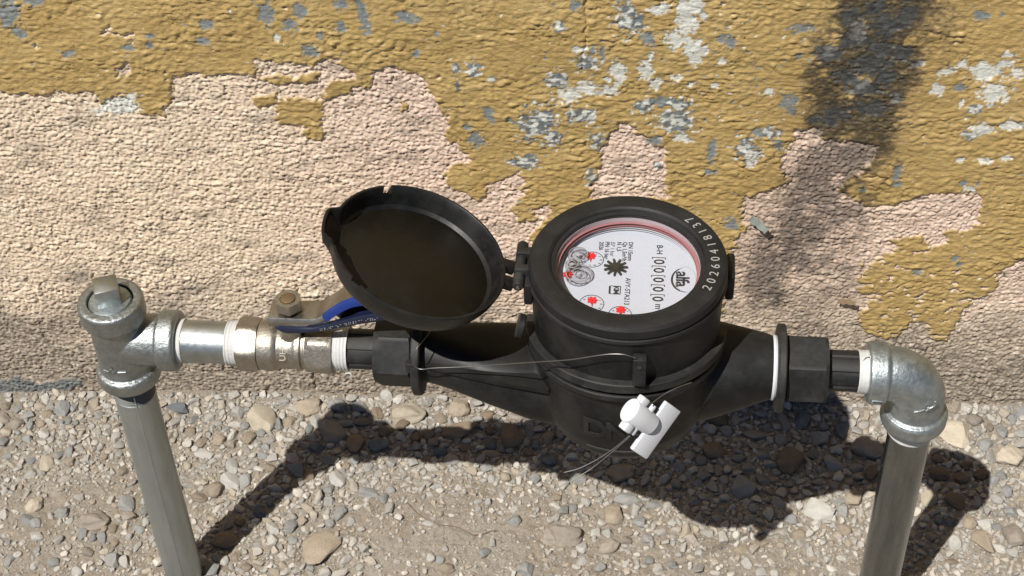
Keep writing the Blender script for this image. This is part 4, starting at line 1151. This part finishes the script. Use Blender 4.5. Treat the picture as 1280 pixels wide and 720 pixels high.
def build_meter():
    t = thing('water_meter', 'black water meter with its round lid flipped open and a white dial', 'water meter', (MX, MY, -47))
    bowl = zc([(r, z) for r, z in BOWL] + [(0, 24)], (MX, MY, 0), 96, cap=False)
    la = loft([sup(14.6, 14.6, 2, 147, 0, 0), sup(14.6, 14.8, 2, 155, 0, 0), sup(16, 14.5, 2.4, 165, 0, -1.5), sup(20, 15, 3, 184, -0.5, -5), sup(24, 17, 3.2, 206, -1, -9), sup(26, 19, 3, 226, -1, -11)])
    ra = loft([sup(26, 22, 2.6, 276, -1, -3), sup(24, 21, 2.6, 292, -1, -2), sup(20, 18.5, 2.4, 306, -0.5, -1), sup(16.5, 16, 2.2, 318, 0, 0), sup(14.4, 14.4, 2, 325, 0, 0), sup(14.4, 14.4, 2, 330, 0, 0)])
    b = part('meter_body', remesh(join(bowl, la, ra), 0.85, 6), M['body'], t, 50)
    # raised web along the left arm and letters on the bowl
    web = prism([(156, -15.5), (166, -18.0), (190, -23.5), (216, -28), (216, 10), (156, 10)], 4.2, 6.4)
    part('arm_web', web, M['body'], t, 30)
    tx = text_geo('DN', 17.5, 1.0, 'LEFT', 0.78, 0.45)
    V = []
    bm = bmesh.new()
    vs = [bm.verts.new(p) for p in tx[0]]
    for f in tx[1]:
        try: bm.faces.new([vs[i] for i in f])
        except ValueError: pass
    bmesh.ops.triangulate(bm, faces=bm.faces[:])
    for v in bm.verts:
        u, w, d = v.co
        z = -2.5 + w * 0.95; r = bowl_r(z) - 0.9 + d * 1.7
        a = R_(-115.5) + u / 43.0
        v.co = (MX + r * cos(a), MY + r * sin(a), z)
    tg = ([tuple(v.co) for v in bm.verts], [tuple(x.index for x in f.verts) for f in bm.faces] if bm.verts.index_update() is None else None)
    bm.free()
    part('embossed_letters', tg, M['nut'], b, 0)
    und = tube([(MX + (bowl_r(-18.5) + 0.1) * cos(a), MY + (bowl_r(-18.5) + 0.1) * sin(a), -18.5) for a in np.linspace(R_(-114), R_(-70), 16)], 0.8, 8)
    part('raised_line', und, M['nut'], b)
    # upper housing, split locking strips
    part('housing', zc([(42.5, 16), (43.6, 18), (43.9, 28), (44.2, 50), (44.5, 60)], (MX, MY, 0), 128, cap=False), M['body'], t)

    def strip(r0, r1, zf, zs, hh, a0, a1, n=80):
        V, F = [], []
        for i in range(n + 1):
            a = a0 + (a1 - a0) * i / n
            k = (abs(a + pi / 2) / (pi / 2)) ** 2
            z = zf + (zs - zf) * min(k, 1.3)
            e = min(1, min(i, n - i) / 5) * 0.8 + 0.2
            for r, dz in ((r0, -hh), (r1 - 0.5, -hh), (r1, -hh + 0.5), (r1, (hh - 0.5) * e), (r1 - 0.5, hh * e), (r0, hh * e)):
                V.append((MX + r * cos(a), MY + r * sin(a), z + dz))
        for i in range(n):
            for j in range(6): F.append((i * 6 + j, i * 6 + (j + 1) % 6, i * 6 + 6 + (j + 1) % 6, i * 6 + 6 + j))
        F.append(tuple(range(6))); F.append(tuple(range(n * 6, n * 6 + 6)))
        return V, F
    part('locking_strip', strip(42, 47.6, 32.5, 27.0, 2.7, R_(-185), R_(0)), M['nut'], t, 30)
    part('locking_strip', strip(42, 47.0, 25.2, 20.0, 1.9, R_(-182), R_(-2)), M['body'], t, 30)
    # seal post on the front with a black disc painting the dark of its wire hole
    post = part('seal_post', move(join(box(6.2, 5.2, 17, (0, 0, -4.2), 0.9), rev([(0, 0), (2.0, 0.05), (3.1, 0.05), (3.1, 3.2), (0, 3.2)], 28, cap=False)), (258.6, -48.3, 49.5)), M['nut'], t)
    part('hole_shade_disc', move(rev([(0, 0), (1.1, 0), (1.1, 0.3), (0, 0.3)], 20, cap=False), (258.6, -51.15, 50.0), Matrix.Rotation(pi / 2, 3, 'X')), M['ink'], post)
    # boss in the shadow, left of the housing
    part('side_boss', move(rev([(0, 0), (5.4, 0), (5.8, .5), (5.8, 3), (0, 3.2)], 40, cap=False), (204.0, -16, 37.0), Matrix.Rotation(R_(-75), 3, 'Y')), M['body'], t)
    # ring on top: outer collar, groove, broad face, bevel down to the glass
    ring = [(44.2, 59.2), (45.6, 59.4), (46.0, 60.2), (45.6, 61.4), (44.7, 61.8), (44.7, 62.6), (45.5, 63.0), (45.7, 64.0), (45.5, 67.4), (44.4, 68.8), (43.0, 69.2), (38.6, 69.2), (36.6, 69.0), (35.6, 68.3),
            (35.0, 67.2), (33.4, 66.8), (33.2, 66.0), (33.2, 60.5), (40, 60.2)]
    rg = part('top_ring', zc(ring, (MX, MY, 0), 128, cap=False), M['ring'], t, 25)
    # serial number, engraved along the right rim, tops inward
    s = '20260418137'
    V, F = [], []
    a0, a1 = R_(-25.0), R_(46.0)
    for i, ch in enumerate(s):
        g = text_geo(ch, 5.9, 0.10, bold=0.0)
        a = a0 + (a1 - a0) * i / (len(s) - 1)
        g = move(g, (MX + 39.9 * cos(a), MY + 39.9 * sin(a), 69.18), Matrix.Rotation(a + pi / 2, 3, 'Z'))
        o = len(V); V += g[0]; F += [tuple(k + o for k in f) for f in g[1]]
    part('serial_number', (V, F), M['grey'], rg, 0)
    part('latch', move(box(4.0, 17, 15, (0, 0, 0), 1.2), (298.4, 6.0, 53.5)), M['body'], t)
    # --- register under glass
    part('cover_glass', zc([(0, 66.2), (33.3, 66.2), (33.3, 65.0), (0, 65.0)], (MX, MY, 0), 96, cap=False), M['glass'], t)
    part('cup_wall', zc([(32.9, 57.0), (33.1, 57.0), (33.1, 65), (32.9, 65)], (MX, MY, 0), 96, cap=False), M['cup'], t)
    part('rose_gasket', zc([(31.6, 60.8), (33.0, 60.6), (33.0, 62.6), (31.8, 62.4)], (MX, MY, 0), 96, cap=False), M['rose'], t)
    part('pale_gasket', zc([(31.9, 58.2), (33.0, 58.0), (33.0, 59.8), (31.9, 59.6)], (MX, MY, 0), 96, cap=False), M['lcd'], t)
    DZ = 57.2
    d = part('dial', zc([(0, DZ), (31.6, DZ), (33.0, DZ + .2), (33.0, DZ - 1.2), (0, DZ - 1.2)], (MX, MY, 0), 96, cap=False), M['dial'], t)
    # print runs towards the viewer: text direction -y, text top +x
    TR = Matrix(((0, 1, 0), (-1, 0, 0), (0, 0, 1)))

    def say(txt, x, y, size, mat='ink', align='LEFT', bold=0.07, name='dial_print', sp=1.0, dz=0.02):
        g = move(text_geo(txt, size, 0.05, align, sp, bold), (MX + x, MY + y, DZ + dz), TR)
        return part(name, g, M[mat], d, 0)
    say('DN 15mm', 0.6, 24.6, 3.0); say('Qs 1,5m³/h', -2.1, 24.4, 2.9); say('N 1,5', -4.8, 24.4, 2.9); say('ΔP 1 bar', -7.8, 24.4, 2.9, bold=0.0)
    say('PN 16 bar', -10.4, 24.2, 2.9); say('2026', -13.2, 24.0, 2.9)
    say('AVY-STA213', 0.2, 0.0, 3.3, bold=0.05); say('B-H', 14.2, 23.3, 4.0, bold=0.08)
    say('m³', 14.6, -16.2, 4.6, bold=0.06)
    for k, y in enumerate((11.8, 6.0, -0.4, -6.6, -13.0)):
        win = join(move(prism([(-2.3, -2.2), (2.3, -2.2), (2.3, 2.2), (-2.3, 2.2)], 0.02, 0.10), (MX + 14.1, MY + y, DZ)))
        w = part('number_roller', win, M['lcd'], d, 0)
        g = move(text_geo('0', 6.9, 0.05, bold=0.14), (MX + 14.0, MY + y - 0.2, DZ + 0.12), TR)
        part('digit', g, M['ink'], w, 0)
        br = join(box(6.4, 0.36, 0.06, (0, 2.75, 0)), box(0.36, 1.2, 0.06, (3.05, 2.2, 0)), box(0.36, 1.2, 0.06, (-3.05, 2.2, 0)))
        part('frame_line', move(br, (MX + 14.1, MY + y, DZ + 0.12)), M['ink'], w, 0)
    # maker's mark: word above a sweeping crescent, within a faint oval
    say('alfa', 25.0, 0.6, 8.6, align='CENTER', bold=0.22, name='dial_logo', sp=0.92)
    V, F = [], []
    for i in range(33):
        a = R_(100 + 180 * i / 32); w = 1.0 * sin(pi * i / 32) ** 0.8
        for r in (7.6 - w, 7.6 + w * 0.25): V.append((MX + 26.2 + r * 0.80 * cos(a), MY + 0.2 + r * 1.05 * sin(a), DZ + 0.07))
    for i in range(32): F.append((2 * i, 2 * i + 1, 2 * i + 3, 2 * i + 2))
    part('logo_crescent', (V, F), M['ink'], d, 0)
    ov = [(MX + 25.8 + 4.6 * cos(a) + 1.0, MY + 0.4 + 8.6 * sin(a), DZ + 0.05) for a in np.linspace(0, 2 * pi, 60)]
    part('logo_oval', tube(ov, 0.09, 4), M['grey'], d)
    # square type-approval mark
    sq = join(box(4.6, 0.4, 0.06, (0, 2.6, 0)), box(4.6, 0.4, 0.06, (0, -2.6, 0)), box(0.9, 5.2, 0.06, (-2.6, 0, 0)), box(0.4, 5.2, 0.06, (2.3, 0, 0)))
    part('square_mark', move(sq, (MX - 5.2, MY - 8.4, DZ + 0.06)), M['ink'], d, 0)
    say('KIM', -4.9, -8.4, 3.4, align='CENTER', bold=0.10, sp=0.82)
    # star wheel
    pts = []
    for i in range(44):
        a = 2 * pi * i / 44; r = 5.6 if i % 4 in (0, 1) else 2.9
        pts.append((r * cos(a), r * sin(a)))
    st = part('star_wheel', move(join(prism(pts, 0.15, 1.0), rev([(0, 1.0), (2.4, 1.0), (2.2, 1.5), (0, 1.6)], 24, cap=False)), (MX - 5.7, MY + 6.2, DZ)), M['star'], d, 0)
    # sub-dials
    for k, (x, y, R, red) in enumerate(((-16.8, 11.4, 5.2, (-17.6, 13.4)), (-22.2, -1.6, 5.2, (-27.6, 0.2)), (-15.6, -18.0, 5.6, (-15.4, -16.2)), (-2.4, -24.2, 5.2, (-2.2, -21.6)))):
        sd = part('small_dial', move(torus(R, 0.16, 0.1, 56, 6), (MX + x, MY + y, DZ)), M['ink'], d)
        V, F = [], []
        for i in range(10):
            a = 2 * pi * i / 10
            g = move(text_geo(str(i), 1.7, 0.04, bold=0.02), (MX + x + (R - 1.25) * cos(a), MY + y + (R - 1.25) * sin(a), DZ + 0.03), TR)
            o = len(V); V += g[0]; F += [tuple(q + o for q in f) for f in g[1]]
        for i in range(20):
            a = 2 * pi * i / 20
            g = move(box(0.5, 0.12, 0.04), (MX + x + (R - 0.3) * cos(a), MY + y + (R - 0.3) * sin(a), DZ + 0.05), Matrix.Rotation(a, 3, 'Z'))
            o = len(V); V += g[0]; F += [tuple(q + o for q in f) for f in g[1]]
        part('scale', (V, F), M['ink'], sd, 0)
        pp = []
        for i in range(28):
            a = 2 * pi * i / 28; r = 2.3 if i % 4 in (0, 1) else 1.7
            pp.append((r * cos(a), r * sin(a)))
        pt = join(prism(pp, 0.2, 0.8), move(prism([(-0.5, 0), (0.5, 0), (0.0, -3.2)], 0.3, 0.7), (0, -1.0, 0)))
        part('red_pointer', move(pt, (MX + red[0], MY + red[1], DZ)), M['red'], sd, 0)
    # clear gear housings over the left side
    for (x, y, R) in ((-23.4, 12.0, 4.8), (-22.4, -1.0, 6.4), (-25.8, 5.2, 3.4)):
        g = join(rev([(R, 0.2), (R, 2.6), (R - 0.4, 3.0), (R - 0.9, 3.0), (R - 1.0, 2.2), (R * 0.45, 2.0), (R * 0.4, 3.4), (0, 3.6)], 40, cap=False))
        dm = part('gear_dome', move(g, (MX + x, MY + y, DZ)), M['dome'], d)
        part('dome_rim', move(join(torus(R - 0.5, 0.25, 3.0, 40, 6), torus(R * 0.42, 0.2, 3.3, 28, 6)), (MX + x, MY + y, DZ)), M['grey'], dm)
        part('highlight_pin', move(rev([(0, 0.1), (0.9, 0.1), (0.9, 2.6), (0, 2.8)], 16, cap=False), (MX + x, MY + y, DZ)), M['lcd'], dm)  # white pin imitates the bright highlight inside the dome

    # --- lid: shallow dish hinged at the left, thrown back
    al, psi = R_(21.6), R_(2.1)
    h = Vector((-sin(psi), cos(psi), 0)); e = Vector((-cos(psi) * cos(al), -sin(psi) * cos(al), sin(al))); n = e.cross(h)
    if n.z < 0: n = -n
    Rm = Matrix((e, h, n)).transposed()                      # lid frame: x away from the hinge, z out of the mouth
    C = Vector((155.4, -1.2, 69.2))
    seg = 288

    def lidr(a, r, z):
        a = (a + pi) % (2 * pi) - pi
        lip = 4.4 * sstep(0.30, 0.16, np.float64(abs(a - 0.02))) * sstep(-9.5, -4.5, np.float64(z))
        return r + (lip if r > 39 else lip * 0.55 if r > 37.0 and z > -3 else 0)

    def lidz(a, r, z):
        d = 0.0
        if z > -3.0 and r > 39:
            for (c, w, dp) in ((R_(62), R_(2.6), 5.2), (R_(-50), R_(2.6), 1.6), (R_(-16), R_(2.0), 1.4)):
                if abs((a - c + pi) % (2 * pi) - pi) < w: d = dp
        return z - d
    prof = [(0, -13.2), (36.5, -13.2), (38.6, -12.4), (39.4, -11.0), (41.4, -6), (42.3, -0.7), (42.0, 0.0), (41.0, 0.0), (40.6, -0.5), (39.7, -3.6), (38.2, -9.2), (36.6, -10.6), (0, -10.7)]
    V, F = [], []
    for r, z in prof:
        for k in range(seg):
            a = 2 * pi * k / seg
            q = lidr(a, r, z); V.append((q * cos(a), q * sin(a), lidz(a, r, z)))
    for i in range(len(prof) - 1):
        for k in range(seg):
            k2 = (k + 1) % seg; F.append((i * seg + k, i * seg + k2, (i + 1) * seg + k2, (i + 1) * seg + k))
    lid = part('lid', move((V, F), C, Rm), M['lid'], t, 28)
    part('lid_floor', move(rev([(0, -10.2), (35.8, -10.25), (36.4, -10.6), (0, -10.65)], 96, cap=False), C, Rm), M['lidin'], lid)
    hk = join(*[move(box(7, 5.5, 5, (-43.5, yy, -2.8), 0.8)) for yy in (-1.5, 9.5)])
    part('lid_knuckle', move(hk, C, Rm), M['lid'], lid)
    # hinge on the ring
    hin = join(move(rev([(0, -14.5), (2.4, -14.5), (2.7, -14), (2.7, 13.5), (2.3, 14.3), (0, 14.5)], 28, cap=False), (201.8, -1.5, 62.0), Matrix.Rotation(pi / 2, 3, 'X')),)
    hg = part('hinge_pin', hin, M['nut'], t)
    for yy in (5.0, -6.2): part('hinge_knuckle', box(7.6, 4.4, 8.4, (203.4, yy, 61.6), 0.7), M['nut'], t)
    part('hinge_plate', box(4.0, 27, 12, (206.2, -1.5, 56.0), 0.8), M['ring'], t)
    part('pin_end', move(rev([(0, 0), (1.0, 0), (0.9, 0.6), (0, 0.8)], 20, cap=False), (201.8, -16.0, 62.0), Matrix.Rotation(pi / 2, 3, 'X')), M['wire'], hg)


def build_seal():
    W = 0.29
    # wire from the lug on the left nut across the front to the seal post, round behind it and down to the tag
    a = [(159.3, -9.0, 25.0), (156.5, -15.0, 24.4), (152.9, -20.5, 22.8), (151.4, -21.3, 15.3), (152.3, -21.6, 11.8), (155.4, -22.0, 11.0), (161.0, -23.0, 13.3), (176.1, -25.5, 17.8), (191.0, -29.0, 23.8), (203.7, -35.0, 32.1), (214.2, -41.0, 40.1), (227.7, -47.0, 48.6), (238.5, -50.2, 55.0), (245.3, -51.5, 58.0), (251.3, -52.0, 58.7), (255.8, -51.6, 56.8), (257.3, -50.0, 53.9)]
    t = thing('seal_wire', 'thin twisted steel seal wire strung from the left nut to the seal post', 'wire', (158, -20, 3))
    part('long_strand', tube(catmull(a, 6), W, 8), M['wire'], t)
    b = [(282.2, -40.0, 29.8), (275.3, -46.0, 32.1), (269.3, -50.5, 31.8), (264.1, -57.0, 32.7)]
    part('return_strand', tube(catmull(b, 6), W, 8), M['wire'], t)
    c = [(255.4, -63.0, 17.8), (248.7, -65.0, 10.8), (240.5, -67.0, 4.1), (232.2, -69.0, -0.4), (226.1, -70.0, -2.2)]
    part('loose_end', tube(catmull(c, 6), W * 0.95, 8), M['wire'], t)
    c2 = [(255.7, -63.3, 17.6), (247.7, -66.0, 9.1), (238.8, -69.0, 0.7), (228.8, -73.0, -4.9), (219.5, -77.0, -8.3), (208.4, -81.0, -12.3)]
    part('loose_end', tube(catmull(c2, 6), W * 0.8, 8), M['wire'], t)
    # white plastic tag
    cam_dir = Vector((-0.0, -0.72, 0.694)).normalized()
    imx = Vector((1, 0, 0)); imy = cam_dir.cross(imx).normalized()     # image right / up
    if imy.z < 0: imy = -imy
    ax = (cam_dir * 0.69 + imx * -0.585 + imy * 0.42).normalized()      # barrel axis, towards upper left
    L = (imx * -0.506 + imy * -0.862); L = (L - ax * L.dot(ax)).normalized()
    Wd = ax.cross(L).normalized()
    Rm = Matrix((L, Wd, ax)).transposed()
    P0 = Vector((263.8, -57.0, 19.8))
    tg = thing('seal_tag', 'white plastic T shaped seal hanging on wire in front of the meter', 'seal', (267.8, -58.5, 6))
    part('wing_plate', move(box(27.0, 2.6, 11.5, (0.8, 0, -6.0), 0.7), P0, Rm), M['white'], tg, 40)
    bar = rev([(4.4, -1.5), (4.7, 2.0), (4.9, 5.0), (5.3, 14.5), (5.1, 14.9), (0, 15.0)], 64, lambda a, r: r * (1.12 - 0.22 * abs(sin(a)) ** 2), cap=False)
    br = part('barrel', move(bar, P0, Rm), M['white'], tg, 40)
    part('barrel_tab', move(box(3.6, 4.4, 4.6, (-6.9, 0.4, 12.0), 0.8), P0, Rm), M['white'], br, 40)
    part('barrel_tab', move(box(4.2, 5.0, 4.6, (7.0, 0.8, 11.4), 0.8), P0, Rm), M['white'], br, 40)
    part('wire_guide', move(rev([(0, -2.2), (1.7, -2.2), (1.9, -1.8), (1.9, 1.8), (1.7, 2.2), (0, 2.2)], 20, cap=False), P0 + Rm @ Vector((-5.8, 0.3, 5.0)), Rm @ RX), M['white'], br, 40)
    part('wire_guide', move(rev([(0, -2.2), (1.7, -2.2), (1.9, -1.8), (1.9, 1.8), (1.7, 2.2), (0, 2.2)], 20, cap=False), P0 + Rm @ Vector((6.4, 0.2, 6.0)), Rm @ RX), M['white'], br, 40)
    part('mould_line', move(box(7.0, 0.5, 0.5, (0, -4.6, 7.5), 0.15), P0, Rm @ Matrix.Rotation(pi / 2, 3, 'Y')), M['white'], br, 40)


def world_to_axis(x, y, z):
    v = AXIS.inverted() @ (Vector((x, y, z)) * MM)
    return v / MM


def build_litter():
    # dry rootlet lying on the dirt
    P = [(-93.0, 56.5), (-88.5, 51.0), (-84.0, 46.5), (-78, 41.5), (-70, 38), (-61.0, 37.0), (-55, 34.2), (-50.5, 31.5), (-46, 32.2), (-40, 34.5), (-36.5, 35.2)]
    Q = [world_to_axis(x, y, float(ground_h(np.array([x]), np.array([y]))[0]) + 1.1) for x, y in P]
    solo('dry_rootlet', tube(catmull(Q, 6), 0.42, 7, lambda k: 0.55 + 0.6 * k), M['twig'], 'thin dry brown rootlet curling over the dirt in front of the meter', 'twig', tuple(Q[5]))
    # curled flake of paint still hanging on the wall right of the meter
    def flake(name, c, w, hh, rz, mat, label, curl=1.2, ry=0.3):
        V, F = [], []; n = 8
        for s_ in (0, 0.5):
            for i in range(n + 1):
                for j in range(4):
                    u = (i / n - 0.5) * w; v = (j / 3 - 0.5) * hh * (1 - 0.4 * abs(i / n - 0.4)) + 0.5 * sin(i * 2.1 + j)
                    V.append((u, -curl * (i / n) ** 2 * 3 - s_ * 0.9 + 0.25 * sin(i * 1.7), v))
        m = 4; off = (n + 1) * 4
        for i in range(n):
            for j in range(3):
                F.append((i * m + j, i * m + j + 1, (i + 1) * m + j + 1, (i + 1) * m + j)); F.append(tuple(off + k for k in (i * m + j, (i + 1) * m + j, (i + 1) * m + j + 1, i * m + j + 1)))
        for i in range(n):
            F.append((i * m, (i + 1) * m, off + (i + 1) * m, off + i * m)); F.append((i * m + 3, off + i * m + 3, off + (i + 1) * m + 3, (i + 1) * m + 3))
        for j in range(3):
            F.append((j, off + j, off + j + 1, j + 1)); k = n * m; F.append((k + j, k + j + 1, off + k + j + 1, off + k + j))
        g = move((V, F), (0, 0, 0), Matrix.Rotation(ry, 3, 'Y'))
        o = bpy.data.objects.new(name, make_mesh(name, g, M[mat], 40)); col.objects.link(o)
        o.location = Vector(c) * MM; o['label'] = label; o['category'] = 'paint flake'; o['group'] = 'loose paint flakes'
    flake('paint_flake', (111, WALL_Y - 1.2, 152.5), 12, 5.0, 0, 'flakeg', 'curled grey green paint flake sticking out of the wall right of the meter', 1.1, 0.62)
    flake('paint_flake', (167, WALL_Y - 1.5, 92.5), 10, 4.5, 0, 'flakeb', 'brown curled paint flake on the wall above the right union', 0.8, -0.1)


M['wall'] = wall_material(); M['core'] = wall_material_far(); M['dirt'] = dirt_material(); M['gravel'] = gravel_material()
M['flakeg'] = plain('flake_grey_green', (0.20, 0.22, 0.20), 0.6); M['flakeb'] = plain('flake_brown', (0.27, 0.19, 0.12), 0.6)

build_ground()
build_wall()
build_risers()
build_tee()
build_nipple()
build_valve()
build_coupling(-1)
build_meter()
build_coupling(1)
build_elbow()
build_seal()
_st = build_stones()
build_gravel(_st)
build_litter()
